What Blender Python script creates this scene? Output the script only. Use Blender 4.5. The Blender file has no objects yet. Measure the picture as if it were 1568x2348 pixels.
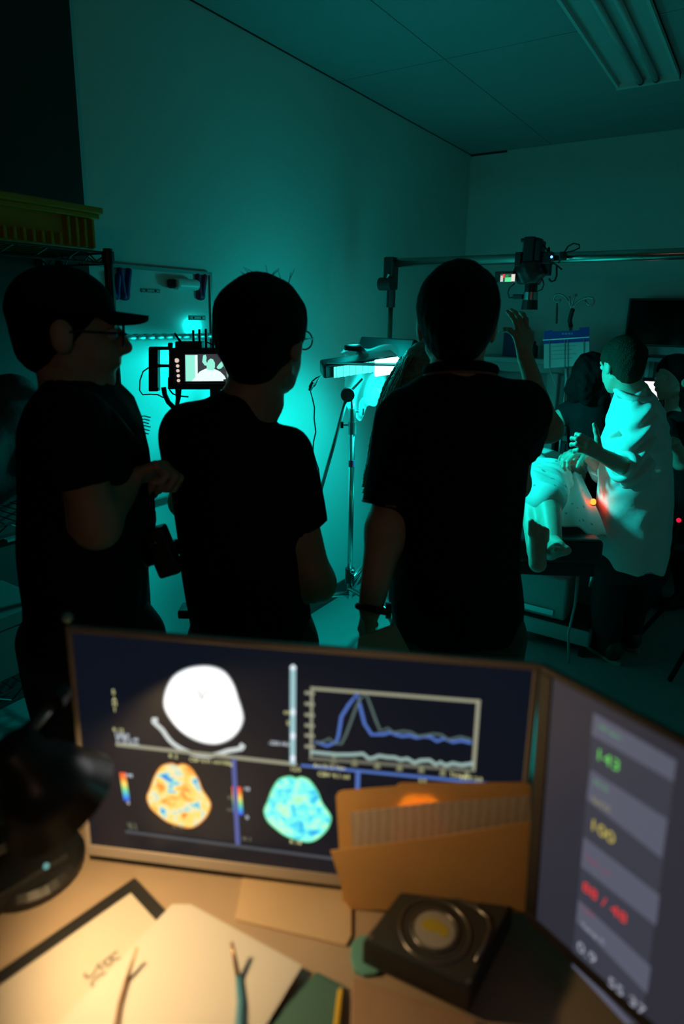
import bpy, math, random
import numpy as np
from mathutils import Vector, Matrix
from math import sin, cos, pi, radians, sqrt

random.seed(7)
rng = np.random.default_rng(7)
SC = bpy.context.scene
COL = SC.collection

# ------------------------------------------------------------------ camera
W, H = 1568, 2348
FPX, PITCH, ROLL, YAW, HC, CY = 1480.0, radians(14.0), radians(1.0), radians(32.9), 1.7, 1093.0
cam_d = bpy.data.cameras.new('camera')
cam = bpy.data.objects.new('camera', cam_d)
COL.objects.link(cam)
cam_d.sensor_fit = 'VERTICAL'
cam_d.sensor_height = 36.0
cam_d.sensor_width = 24.0
cam_d.lens = 36.0 * FPX / H
cam_d.shift_y = (CY - H / 2) / H
cam_d.clip_start = 0.02
cam_d.dof.use_dof = True
cam_d.dof.focus_distance = 2.5
cam_d.dof.aperture_fstop = 2.2
MROT = Matrix.Rotation(YAW, 3, 'Z') @ Matrix.Rotation(pi / 2 - PITCH, 3, 'X') @ Matrix.Rotation(ROLL, 3, 'Z')
cam.matrix_world = Matrix.Translation((0, 0, HC)) @ MROT.to_4x4()
SC.camera = cam

# ------------------------------------------------------------------ world, exposure, sampling
world = bpy.data.worlds.new('room_dark')
SC.world = world
world.use_nodes = True
bg = world.node_tree.nodes['Background']
bg.inputs[0].default_value = (0.3, 0.6, 0.6, 1)
bg.inputs[1].default_value = 0.0005
vs = SC.view_settings
SC.display_settings.display_device = 'sRGB'
vs.view_transform = 'Standard'
vs.look = 'None'
vs.exposure = 0.0
vs.gamma = 1.0
vs.use_curve_mapping = False
try:
    SC.cycles.use_denoising = True
    SC.cycles.denoiser = 'OPENIMAGEDENOISE'
    SC.cycles.max_bounces = 10
    SC.cycles.diffuse_bounces = 5
    SC.cycles.sample_clamp_indirect = 4.0
    SC.cycles.caustics_reflective = False
    SC.cycles.caustics_refractive = False
except Exception:
    pass

# lamp strengths (the lamps themselves are built further down, in their fixtures)
TEAL = (0.003, 1.0, 0.94)
KEY_WALL = 62.0       # stand lamp, beam towards the whiteboard wall (W)
KEY_PATIENT = 66.0
KEY_SPILL = 2.7       # added point light, stands in for scatter off the plastic sheet (W)   # stand lamp, beam towards the patient (W)
WARM = (1.0, 0.66, 0.30)
DESK_LAMP_W = 0.52
RED_W = 0.05
ROOM_LAMP = 13.0      # frosted globe of the floor lamp behind the camera

# ------------------------------------------------------------------ pixel -> place helpers
R3 = np.array(MROT)
CP = np.array([0, 0, HC])
HD = np.array([-sin(YAW), cos(YAW), 0.0])      # camera heading on the floor
RT = np.array([cos(YAW), sin(YAW), 0.0])       # to the right of it
UP = np.array([0, 0, 1.0])
XW, YB, ZC = -2.033, 4.80, 2.853               # left wall, back wall, ceiling

def ray(px, py):
    return R3 @ np.array([(px - W / 2) / FPX, -(py - CY) / FPX, -1.0])
def at(px, py, f):
    r = ray(px, py); return CP + r * f / (r @ HD)
def onz(px, py, z):
    r = ray(px, py); return CP + r * (z - HC) / r[2]
def onx(px, py, x):
    r = ray(px, py); return CP + r * x / r[0]
def ony(px, py, y):
    r = ray(px, py); return CP + r * y / r[1]
def onpl(px, py, o, n):
    r = ray(px, py); return CP + r * ((np.asarray(o) - CP) @ n) / (r @ n)
def nz(v):
    v = np.asarray(v, float); return v / np.linalg.norm(v)
def V(*a):
    return np.array(a, float)

# ------------------------------------------------------------------ materials
def lin(r, g, b):
    f = lambda c: (c / 255 / 12.92) if c <= 10 else ((c / 255 + 0.055) / 1.055) ** 2.4
    return (f(r), f(g), f(b))
MATS = {}
def mat(name, col, rough=0.6, metal=0.0, var=0.0, vscale=8.0, bump=0.0, bscale=60.0, spec=0.5, trans=0.0, sheen=0.0, coat=0.0):
    if name in MATS: return MATS[name]
    m = bpy.data.materials.new(name); m.use_nodes = True
    nt = m.node_tree; p = nt.nodes['Principled BSDF']
    p.inputs['Base Color'].default_value = (*col, 1)
    p.inputs['Roughness'].default_value = rough
    p.inputs['Metallic'].default_value = metal
    p.inputs['Specular IOR Level'].default_value = spec
    p.inputs['Coat Weight'].default_value = coat
    p.inputs['Sheen Weight'].default_value = sheen
    tc = nt.nodes.new('ShaderNodeTexCoord')
    if var > 0:
        n = nt.nodes.new('ShaderNodeTexNoise'); n.inputs['Scale'].default_value = vscale; n.inputs['Detail'].default_value = 5
        nt.links.new(tc.outputs['Object'], n.inputs['Vector'])
        cr = nt.nodes.new('ShaderNodeValToRGB')
        a = [max(0, c * (1 - var)) for c in col]; b = [min(1, c * (1 + var)) for c in col]
        cr.color_ramp.elements[0].color = (*a, 1); cr.color_ramp.elements[0].position = 0.3
        cr.color_ramp.elements[1].color = (*b, 1); cr.color_ramp.elements[1].position = 0.7
        nt.links.new(n.outputs['Fac'], cr.inputs['Fac']); nt.links.new(cr.outputs['Color'], p.inputs['Base Color'])
    if bump > 0:
        n = nt.nodes.new('ShaderNodeTexNoise'); n.inputs['Scale'].default_value = bscale; n.inputs['Detail'].default_value = 4
        nt.links.new(tc.outputs['Object'], n.inputs['Vector'])
        bp = nt.nodes.new('ShaderNodeBump'); bp.inputs['Strength'].default_value = bump; bp.inputs['Distance'].default_value = 0.01
        nt.links.new(n.outputs['Fac'], bp.inputs['Height']); nt.links.new(bp.outputs['Normal'], p.inputs['Normal'])
    if trans > 0:
        out = nt.nodes['Material Output']
        tr = nt.nodes.new('ShaderNodeBsdfTranslucent'); tr.inputs['Color'].default_value = (*col, 1)
        mx = nt.nodes.new('ShaderNodeMixShader'); mx.inputs[0].default_value = trans
        nt.links.new(p.outputs[0], mx.inputs[1]); nt.links.new(tr.outputs[0], mx.inputs[2]); nt.links.new(mx.outputs[0], out.inputs['Surface'])
    MATS[name] = m
    return m
def emit(name, col, strength=1.0, base=(0.006, 0.006, 0.008), rough=0.35, sample=False):
    if name in MATS: return MATS[name]
    m = bpy.data.materials.new(name); m.use_nodes = True
    p = m.node_tree.nodes['Principled BSDF']
    p.inputs['Base Color'].default_value = (*base, 1)
    p.inputs['Roughness'].default_value = rough
    p.inputs['Emission Color'].default_value = (*col, 1)
    p.inputs['Specular IOR Level'].default_value = 0.25
    p.inputs['Emission Strength'].default_value = strength
    try: m.cycles.emission_sampling = 'AUTO' if sample else 'NONE'
    except Exception: pass
    MATS[name] = m
    return m
def emit_noise(name, stops, scale, strength, lo=0.3, hi=0.7, sample=False, distort=0.6):
    m = bpy.data.materials.new(name); m.use_nodes = True
    nt = m.node_tree; p = nt.nodes['Principled BSDF']
    p.inputs['Base Color'].default_value = (0.01, 0.01, 0.01, 1)
    tc = nt.nodes.new('ShaderNodeTexCoord'); n = nt.nodes.new('ShaderNodeTexNoise')
    n.inputs['Scale'].default_value = scale; n.inputs['Detail'].default_value = 4; n.inputs['Distortion'].default_value = distort
    nt.links.new(tc.outputs['Object'], n.inputs['Vector'])
    cr = nt.nodes.new('ShaderNodeValToRGB')
    els = cr.color_ramp.elements
    while len(els) < len(stops): els.new(0.5)
    for i, c in enumerate(stops):
        els[i].position = lo + (hi - lo) * i / (len(stops) - 1); els[i].color = (*c, 1)
    nt.links.new(n.outputs['Fac'], cr.inputs['Fac'])
    nt.links.new(cr.outputs['Color'], p.inputs['Emission Color'])
    p.inputs['Emission Strength'].default_value = strength
    try: m.cycles.emission_sampling = 'AUTO' if sample else 'NONE'
    except Exception: pass
    return m
def emit_ramp(name, stops, axis, p0, p1, strength):
    """colour scale printed along a world axis of the screen, from p0 to p1 (object space)"""
    m = bpy.data.materials.new(name); m.use_nodes = True
    nt = m.node_tree; p = nt.nodes['Principled BSDF']
    p.inputs['Base Color'].default_value = (0.01, 0.01, 0.01, 1)
    tc = nt.nodes.new('ShaderNodeTexCoord'); sp = nt.nodes.new('ShaderNodeSeparateXYZ')
    nt.links.new(tc.outputs['Object'], sp.inputs[0])
    mr = nt.nodes.new('ShaderNodeMapRange'); mr.inputs['From Min'].default_value = p0; mr.inputs['From Max'].default_value = p1
    nt.links.new(sp.outputs[axis], mr.inputs['Value'])
    cr = nt.nodes.new('ShaderNodeValToRGB'); els = cr.color_ramp.elements
    while len(els) < len(stops): els.new(0.5)
    for i, c in enumerate(stops):
        els[i].position = i / (len(stops) - 1); els[i].color = (*c, 1)
    nt.links.new(mr.outputs[0], cr.inputs['Fac']); nt.links.new(cr.outputs['Color'], p.inputs['Emission Color'])
    p.inputs['Emission Strength'].default_value = strength
    try: m.cycles.emission_sampling = 'NONE'
    except Exception: pass
    return m

M_WALL = mat('wall_paint', (0.58, 0.60, 0.59), 0.55, var=0.03, vscale=1.5, bump=0.03, bscale=120)
M_CEIL = mat('ceiling_paint', (0.34, 0.36, 0.37), 0.8, var=0.03, vscale=2, bump=0.03, bscale=90)
M_FLOOR = mat('floor_vinyl', (0.27, 0.29, 0.28), 0.32, var=0.06, vscale=3, bump=0.02, bscale=40)
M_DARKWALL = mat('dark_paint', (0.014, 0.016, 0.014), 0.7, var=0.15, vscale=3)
M_DRAPE = mat('dark_grey_wall', (0.10, 0.10, 0.10), 0.85, var=0.1, vscale=3)
M_BASEB = mat('baseboard_vinyl', (0.03, 0.035, 0.035), 0.5)
M_BLACK = mat('black_plastic', (0.012, 0.012, 0.013), 0.45, bump=0.05, bscale=300)
M_BLACKG = mat('black_gloss', (0.010, 0.010, 0.011), 0.2)
M_RUBBER = mat('black_rubber', (0.010, 0.010, 0.010), 0.7)
M_CHROME = mat('chrome', (0.62, 0.62, 0.62), 0.22, metal=1.0)
M_STEEL = mat('brushed_steel', (0.40, 0.40, 0.40), 0.38, metal=1.0)
M_DSTEEL = mat('dark_steel', (0.10, 0.10, 0.10), 0.4, metal=0.8)
M_SKIN = mat('skin_tan', (0.46, 0.27, 0.18), 0.5, var=0.10, vscale=25, bump=0.03, bscale=150)
M_SKIN2 = mat('skin_pale', (0.58, 0.40, 0.31), 0.5, var=0.08, vscale=25, bump=0.03, bscale=150)
M_SKIN3 = mat('skin_brown', (0.30, 0.17, 0.11), 0.5, var=0.10, vscale=25, bump=0.03, bscale=150)
M_BLKSHIRT = mat('black_cotton', (0.010, 0.011, 0.012), 0.9, spec=0.12, bump=0.25, bscale=70)
M_NAVY = mat('navy_cotton', (0.010, 0.011, 0.016), 0.9, spec=0.12, bump=0.25, bscale=70)
M_HAIRB = mat('black_hair', (0.006, 0.005, 0.005), 0.7, spec=0.12, bump=0.8, bscale=160)
M_HAIRBR = mat('brown_hair', (0.035, 0.022, 0.014), 0.7, spec=0.12, bump=0.8, bscale=160)
M_TROUS = mat('khaki_twill', (0.10, 0.075, 0.045), 0.85, var=0.1, vscale=20, bump=0.2, bscale=120)
M_TROUSB = mat('black_trousers', (0.012, 0.012, 0.014), 0.85, bump=0.2, bscale=90)
M_COAT = mat('white_coat_cotton', (0.78, 0.78, 0.76), 0.85, bump=0.15, bscale=60)
M_SHOE = mat('brown_leather', (0.07, 0.035, 0.015), 0.45)
M_SOLE = mat('shoe_sole', (0.45, 0.40, 0.32), 0.7)
M_PAPER = mat('white_paper', (0.80, 0.79, 0.76), 0.65)

# ------------------------------------------------------------------ mesh building
def wloc(o):
    v = Vector((0, 0, 0))
    while o is not None:
        v = v + o.location; o = o.parent
    return v
class MB:
    def __init__(s): s.v = []; s.f = []
    def add(s, vs_, fs):
        n = len(s.v); s.v += [tuple(map(float, x)) for x in vs_]; s.f += [tuple(i + n for i in f) for f in fs]; return s
    def obox(s, o, u, v, w, ur, vr, wr):
        o = np.asarray(o, float); u = np.asarray(u); v = np.asarray(v); w = np.asarray(w)
        P = [o + u * a + v * b + w * c for c in wr for b in vr for a in ur]
        F = [(0, 2, 3, 1), (4, 5, 7, 6), (0, 1, 5, 4), (2, 6, 7, 3), (0, 4, 6, 2), (1, 3, 7, 5)]
        return s.add(P, F)
    def box(s, lo, hi):
        return s.obox((0, 0, 0), V(1, 0, 0), V(0, 1, 0), V(0, 0, 1), (lo[0], hi[0]), (lo[1], hi[1]), (lo[2], hi[2]))
    def tube(s, pts, r, seg=8, cap=True):
        pts = [np.asarray(p, float) for p in pts]; n = len(pts)
        rr = r if hasattr(r, '__len__') else [r] * n
        t0 = nz(pts[1] - pts[0]); a = V(0, 0, 1) if abs(t0[2]) < 0.9 else V(1, 0, 0)
        nn = nz(np.cross(t0, a)); rings = []
        for i in range(n):
            t = nz((pts[min(i + 1, n - 1)] - pts[max(i - 1, 0)]))
            nn = nz(nn - t * (nn @ t)); b = np.cross(t, nn)
            rings.append([pts[i] + rr[i] * (cos(2 * pi * k / seg) * nn + sin(2 * pi * k / seg) * b) for k in range(seg)])
        vs_ = [p for ring in rings for p in ring]; fs = []
        for i in range(n - 1):
            for k in range(seg):
                a_, b_ = i * seg + k, i * seg + (k + 1) % seg
                fs.append((a_, b_, b_ + seg, a_ + seg))
        if cap:
            fs.append(tuple(range(seg - 1, -1, -1))); fs.append(tuple((n - 1) * seg + k for k in range(seg)))
        return s.add(vs_, fs)
    def cyl(s, a, b, r0, r1=None, seg=16):
        return s.tube([a, b], [r0, r0 if r1 is None else r1], seg)
    def ring(s, c, n, R, r, seg=24, ss=8, a0=0, a1=2 * pi):
        n = nz(n); a = nz(np.cross(n, V(0.3, 0.9, 0.2))); b = np.cross(n, a); full = abs(a1 - a0 - 2 * pi) < 1e-6
        m = seg if full else seg + 1; vs_ = []; fs = []
        for i in range(m):
            t = a0 + (a1 - a0) * i / seg; d = cos(t) * a + sin(t) * b
            for k in range(ss):
                q = 2 * pi * k / ss; vs_.append(np.asarray(c) + d * (R + r * cos(q)) + n * r * sin(q))
        for i in range(seg):
            j = (i + 1) % m
            for k in range(ss):
                fs.append((i * ss + k, i * ss + (k + 1) % ss, j * ss + (k + 1) % ss, j * ss + k))
        return s.add(vs_, fs)
    def sphere(s, c, r, seg=12, rings=8):
        r = V(r, r, r) if not hasattr(r, '__len__') else np.asarray(r); vs_ = []; fs = []
        for i in range(rings + 1):
            th = pi * i / rings
            for k in range(seg):
                ph = 2 * pi * k / seg; vs_.append(np.asarray(c) + r * V(sin(th) * cos(ph), sin(th) * sin(ph), cos(th)))
        for i in range(rings):
            for k in range(seg):
                fs.append((i * seg + k, (i + 1) * seg + k, (i + 1) * seg + (k + 1) % seg, i * seg + (k + 1) % seg))
        return s.add(vs_, fs)
    def prism(s, poly, n, t):
        """polygon (3-D points in one plane) extruded by t along n"""
        n = np.asarray(n) * t; k = len(poly); vs_ = [np.asarray(p) for p in poly] + [np.asarray(p) + n for p in poly]
        fs = [tuple(range(k - 1, -1, -1)), tuple(range(k, 2 * k))] + [(i, (i + 1) % k, (i + 1) % k + k, i + k) for i in range(k)]
        return s.add(vs_, fs)
    def lathe(s, o, axis, prof, seg=24):
        """prof: (distance along axis, radius)"""
        return s.tube([np.asarray(o) + nz(axis) * d for d, _ in prof], [max(r, 1e-4) for _, r in prof], seg)
    def build(s, name, m, parent=None, smooth=False, bevel=0.0, seg=2):
        return mkobj(name, s.v, s.f, m, parent, smooth, bevel, seg)
def mkobj(name, v, f, m, parent=None, smooth=False, bevel=0.0, seg=2):
    me = bpy.data.meshes.new(name)
    v = np.asarray(v, float)
    off = np.array(wloc(parent)) if parent is not None else np.zeros(3)
    me.from_pydata((v - off).tolist(), [], [tuple(int(i) for i in q) for q in f])
    me.update()
    o = bpy.data.objects.new(name, me)
    COL.objects.link(o)
    if parent is not None: o.parent = parent
    me.materials.append(m)
    if len(me.polygons):
        import bmesh
        if len(me.polygons) < 6000:
            b = bmesh.new(); b.from_mesh(me); bmesh.ops.recalc_face_normals(b, faces=b.faces); b.to_mesh(me); b.free()
        if smooth:
            me.polygons.foreach_set('use_smooth', [True] * len(me.polygons))
    if bevel > 0:
        md = o.modifiers.new('bevel', 'BEVEL'); md.width = bevel; md.segments = seg; md.limit_method = 'ANGLE'; md.angle_limit = radians(40)
    return o
def thing(name, label, cat, loc=(0, 0, 0), group=None):
    o = bpy.data.objects.new(name, None); COL.objects.link(o)
    o.location = Vector([float(c) for c in loc]); o.empty_display_size = 0.05
    o['label'] = label; o['category'] = cat
    if group: o['group'] = group
    return o
def tag(o, label, cat, group=None):
    o['label'] = label; o['category'] = cat
    if group: o['group'] = group
    return o
def struct(o, label=None):
    o['kind'] = 'structure'
    if label: o['label'] = label
    return o
def text_mesh(s, size):
    cu = bpy.data.curves.new('t', 'FONT'); cu.body = s; cu.size = size; cu.align_x = 'CENTER'; cu.align_y = 'CENTER'
    ob = bpy.data.objects.new('t', cu); COL.objects.link(ob)
    dg = bpy.context.evaluated_depsgraph_get(); dg.update()
    me = bpy.data.meshes.new_from_object(ob.evaluated_get(dg))
    v = np.array([tuple(q.co) for q in me.vertices]); f = [tuple(p.vertices) for p in me.polygons]
    bpy.data.objects.remove(ob); bpy.data.curves.remove(cu); bpy.data.meshes.remove(me)
    return v, f
def put_text(s, size, c, u, v, m, name, parent, bold=0.0):
    tv, tf = text_mesh(s, size)
    P = np.asarray(c) + tv[:, :1] * u + tv[:, 1:2] * v
    return mkobj(name, P, tf, m, parent)

# ------------------------------------------------------------------ soft bodies: distance fields turned into one surface
def cone(a, b, ra, rb, flat=False):
    a = np.asarray(a, float); b = np.asarray(b, float); ab = b - a; L2 = max(ab @ ab, 1e-9); n = ab / sqrt(L2)
    def fn(P):
        t = np.clip(((P - a) @ ab) / L2, 0, 1)
        d = np.linalg.norm(P - a - t[:, None] * ab, axis=1) - (ra + (rb - ra) * t)
        return np.maximum(d, (P - b) @ n) if flat else d
    r = max(ra, rb)
    return fn, np.minimum(a, b) - r, np.maximum(a, b) + r
def ell(c, r, ax=None):
    c = np.asarray(c, float); r = np.asarray(r, float); A = np.eye(3) if ax is None else np.asarray(ax)
    def fn(P):
        q = (P - c) @ A.T
        k0 = np.linalg.norm(q / r, axis=1); k1 = np.linalg.norm(q / (r * r), axis=1) + 1e-9
        return k0 * (k0 - 1) / k1
    e = np.abs(A.T) @ r
    return fn, c - e, c + e
def loft(secs, l=RT, w=UP, off=0.0, n=2.3):
    """secs: (centre, half width, half depth) ordered along w"""
    w = nz(w); l = nz(l); m = np.cross(w, l)
    S = sorted(secs, key=lambda q: q[0] @ w)
    s = np.array([q[0] @ w for q in S]); cu = np.array([q[0] @ l for q in S]); cv = np.array([q[0] @ m for q in S])
    A = np.array([q[1] for q in S]) + off; B = np.array([q[2] for q in S]) + off
    def fn(P):
        p = P @ w; a = np.interp(p, s, A); b = np.interp(p, s, B)
        u = np.abs(P @ l - np.interp(p, s, cu)) / a; v = np.abs(P @ m - np.interp(p, s, cv)) / b
        d = ((u ** n + v ** n) ** (1 / n) - 1) * np.minimum(a, b)
        return np.maximum(d, np.maximum(s[0] - p, p - s[-1]))
    R = max(A.max(), B.max())
    lo = np.min([q[0] for q in S], axis=0) - R; hi = np.max([q[0] for q in S], axis=0) + R
    return fn, lo, hi
def smin(a, b, k):
    h = np.clip(0.5 + 0.5 * (b - a) / k, 0, 1)
    return b + (a - b) * h - k * h * (1 - h)
def field(prims, k, off=0.0, noise=None, cuts=(), subs=()):
    def fn(P):
        d = None
        for p in prims:
            e = p[0](P); d = e if d is None else smin(d, e, k)
        d = d - off
        if noise is not None: d = d + noise(P)
        for (o, n) in cuts: d = np.maximum(d, (P - o) @ n)
        for sb in subs: d = np.maximum(d, -sb[0](P))
        return d
    return fn
def nets(prims, h, k=0.02, off=0.0, noise=None, cuts=(), subs=()):
    lo = np.min([p[1] for p in prims], axis=0) - 3 * h - off; hi = np.max([p[2] for p in prims], axis=0) + 3 * h + off
    n = np.ceil((hi - lo) / h).astype(int) + 1
    fn = field(prims, k, off, noise, cuts, subs)
    g = np.stack(np.meshgrid(*[lo[i] + h * np.arange(n[i]) for i in range(3)], indexing='ij'), -1).reshape(-1, 3)
    D = np.concatenate([fn(c) for c in np.array_split(g, max(1, len(g) // 200000))]).reshape(n)
    ins = D < 0
    nc = n - 1
    acc = np.zeros((*nc, 3)); cnt = np.zeros(nc)
    cor = [(i, j, q) for i in (0, 1) for j in (0, 1) for q in (0, 1)]
    sl = lambda o: tuple(slice(o[i], o[i] + nc[i]) for i in range(3))
    for a in cor:
        for ax in range(3):
            if a[ax]: continue
            b = list(a); b[ax] = 1; b = tuple(b)
            va, vb = D[sl(a)], D[sl(b)]; x = (va < 0) != (vb < 0)
            t = np.where(x, va / np.where(x, va - vb, 1), 0)
            for i in range(3):
                acc[..., i] += np.where(x, a[i] + (t if i == ax else 0), 0)
            cnt += x
    act = cnt > 0
    idx = -np.ones(nc, int); idx[act] = np.arange(act.sum())
    cell = np.argwhere(act)
    Vt = lo + h * (cell + acc[act] / cnt[act][:, None])
    F = []
    for ax in range(3):
        o1, o2 = [(1, 2), (2, 0), (0, 1)][ax]
        s0 = [slice(1, nc[i]) for i in range(3)]; s0[ax] = slice(0, nc[ax]); s1 = list(s0); s1[ax] = slice(1, nc[ax] + 1)
        e = ins[tuple(s0)] != ins[tuple(s1)]
        q = np.argwhere(e); fl = ins[tuple(s0)][e]
        base = q + np.array([0 if i == ax else 1 for i in range(3)])
        d1 = np.zeros(3, int); d1[o1] = 1; d2 = np.zeros(3, int); d2[o2] = 1
        gi = lambda c: idx[c[:, 0], c[:, 1], c[:, 2]]
        quad = np.stack([gi(base), gi(base - d1), gi(base - d1 - d2), gi(base - d2)], 1)
        quad[~fl] = quad[~fl][:, ::-1]
        F.append(quad)
    F = np.concatenate(F); F = F[(F >= 0).all(1)]
    for _ in range(2):
        e = h * 0.2; d0 = fn(Vt); G = np.stack([(fn(Vt + e * np.eye(3)[i]) - fn(Vt - e * np.eye(3)[i])) / (2 * e) for i in range(3)], 1)
        g2 = (G * G).sum(1) + 1e-6
        st = -(d0 / g2)[:, None] * G
        ln = np.linalg.norm(st, axis=1, keepdims=True); Vt = Vt + st * np.minimum(1, 0.6 * h / (ln + 1e-9))
    return Vt, F[:, ::-1]
def joinm(parts):
    vs_, fs, n = [], [], 0
    for v, f in parts:
        vs_.append(v); fs.append(np.asarray(f) + n); n += len(v)
    return np.concatenate(vs_), np.concatenate(fs)
def soft(name, prims, h, m, parent, k=0.02, **kw):
    v, f = nets(prims, h, k, **kw)
    return mkobj(name, v, f, m, parent, smooth=True)

def frame(fwd, tilt=0.0, rolla=0.0):
    """rows: right, forward, up of a head looking along fwd, nodding down by tilt"""
    f = nz(fwd); r = nz(np.cross(f, UP)); u = np.cross(r, f)
    f2 = f * cos(tilt) - u * sin(tilt); u2 = u * cos(tilt) + f * sin(tilt)
    r2 = r * cos(rolla) + u2 * sin(rolla); u3 = np.cross(r2, f2)
    return np.stack([r2, f2, u3])
def head_prims(c, A, s=1.0):
    L = lambda x, y, z: np.asarray(c) + s * (A.T @ V(x, y, z))
    P = [ell(L(0, -.015, .03), s * V(.076, .096, .086), A), ell(L(0, .03, -.035), s * V(.059, .068, .078), A),
         cone(L(0, .02, -.06), L(0, .066, -.096), .046 * s, .022 * s), cone(L(-.045, -.005, -.055), L(-.02, .05, -.088), .022 * s, .018 * s),
         cone(L(.045, -.005, -.055), L(.02, .05, -.088), .022 * s, .018 * s),
         cone(L(0, .094, .008), L(0, .112, -.026), .008 * s, .012 * s), cone(L(-.010, .100, -.030), L(.010, .100, -.030), .009 * s, .009 * s),
         cone(L(-.036, .080, .022), L(.036, .080, .022), .011 * s, .011 * s),
         cone(L(-.018, .090, -.058), L(.018, .090, -.058), .008 * s, .008 * s)]
    ears = [ell(L(q * .079, -.008, -.008), s * V(.010, .021, .033), A) for q in (-1, 1)]
    subs = [ell(L(q * .032, .097, .002), s * V(.017, .011, .011), A) for q in (-1, 1)]
    return P, ears, subs, L
def hand_prims(w, d, n, side, curl=(20, 25, 20), spread=6.0, s=1.0, thumb=35.0, tcurl=15.0):
    """wrist w, pointing d, palm facing n, thumb on side * (d x n)"""
    d = nz(d); n = nz(np.asarray(n) - d * (np.asarray(n) @ d)); t = np.cross(d, n) * side; w = np.asarray(w, float)
    P = []
    base = [(.024, .088), (.008, .092), (-.009, .088), (-.024, .078)]
    ph = [(.042, .025, .020), (.047, .029, .021), (.043, .027, .020), (.034, .020, .018)]
    rot = lambda v, ax, a: v * cos(a) + np.cross(ax, v) * sin(a) + ax * (ax @ v) * (1 - cos(a))
    ax = np.cross(d, n)
    for i in range(4):
        o, l = base[i]
        kn = w + s * (t * o + d * l); P.append(cone(w + s * (t * o * .55 + d * .008), kn, .0145 * s, .0115 * s))
        dd = nz(d + t * math.tan(radians(spread * (1.5 - i) * 1.0)))
        p = kn; r = [.0098, .0088, .0080, .0070]
        cc = curl if not hasattr(curl[0], '__len__') else curl[i]
        for j in range(3):
            dd = rot(dd, ax, radians(cc[j])); q = p + dd * ph[i][j] * s
            P.append(cone(p, q, r[j] * s, r[j + 1] * s)); p = q
    td = nz(d * cos(radians(thumb)) + t * sin(radians(thumb)) + n * .25); p = w + s * (t * .016 + d * .018)
    for j, (ln, r0, r1) in enumerate(((.045, .0150, .0120), (.034, .0112, .0100), (.027, .0098, .0082))):
        q = p + td * ln * s; P.append(cone(p, q, r0 * s, r1 * s)); p = q
        td = nz(rot(td, ax, radians(tcurl)) - t * .10)
    return P
def rows2secs(rows, f):
    out = []
    for r in rows:
        py, l, rr, b = r[:4]; ff = f + (r[4] if len(r) > 4 else 0)
        a = at(l, py, ff); c = at(rr, py, ff); out.append(((a + c) / 2, np.linalg.norm(c - a) / 2, b))
    return out
def fuzz(amp, fr, seed=0):
    rs = np.random.default_rng(seed); K = rs.normal(size=(7, 3)) * fr; ph = rs.uniform(0, 6.3, 7)
    return lambda P: amp * np.sin(P @ K.T + ph).sum(1) / 2.6
def shoes(p, lat, fwd, feet, m=M_RUBBER, sole=M_RUBBER):
    for c in feet:
        c = V(c[0], c[1], 0.0)
        soft('shoe', [cone(c + UP * .045 - fwd * .05, c + UP * .035 + fwd * .13, .042, .034), cone(c + UP * .08 - fwd * .045, c + UP * .05 + fwd * .05, .043, .036), ell(c + UP * .035 + fwd * .14, V(.042, .042, .03))],
             .010, m, p, k=.03, cuts=[(V(0, 0, .014), -UP)])
        mb = MB(); mb.prism([c + fwd * (.045 + .15 * cos(a)) + lat * .047 * sin(a) * (1 if cos(a) > -.3 else .85) + UP * .001 for a in np.linspace(0, 2 * pi, 20, endpoint=False)], UP, .020)
        mb.build('sole', sole, p)

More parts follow.
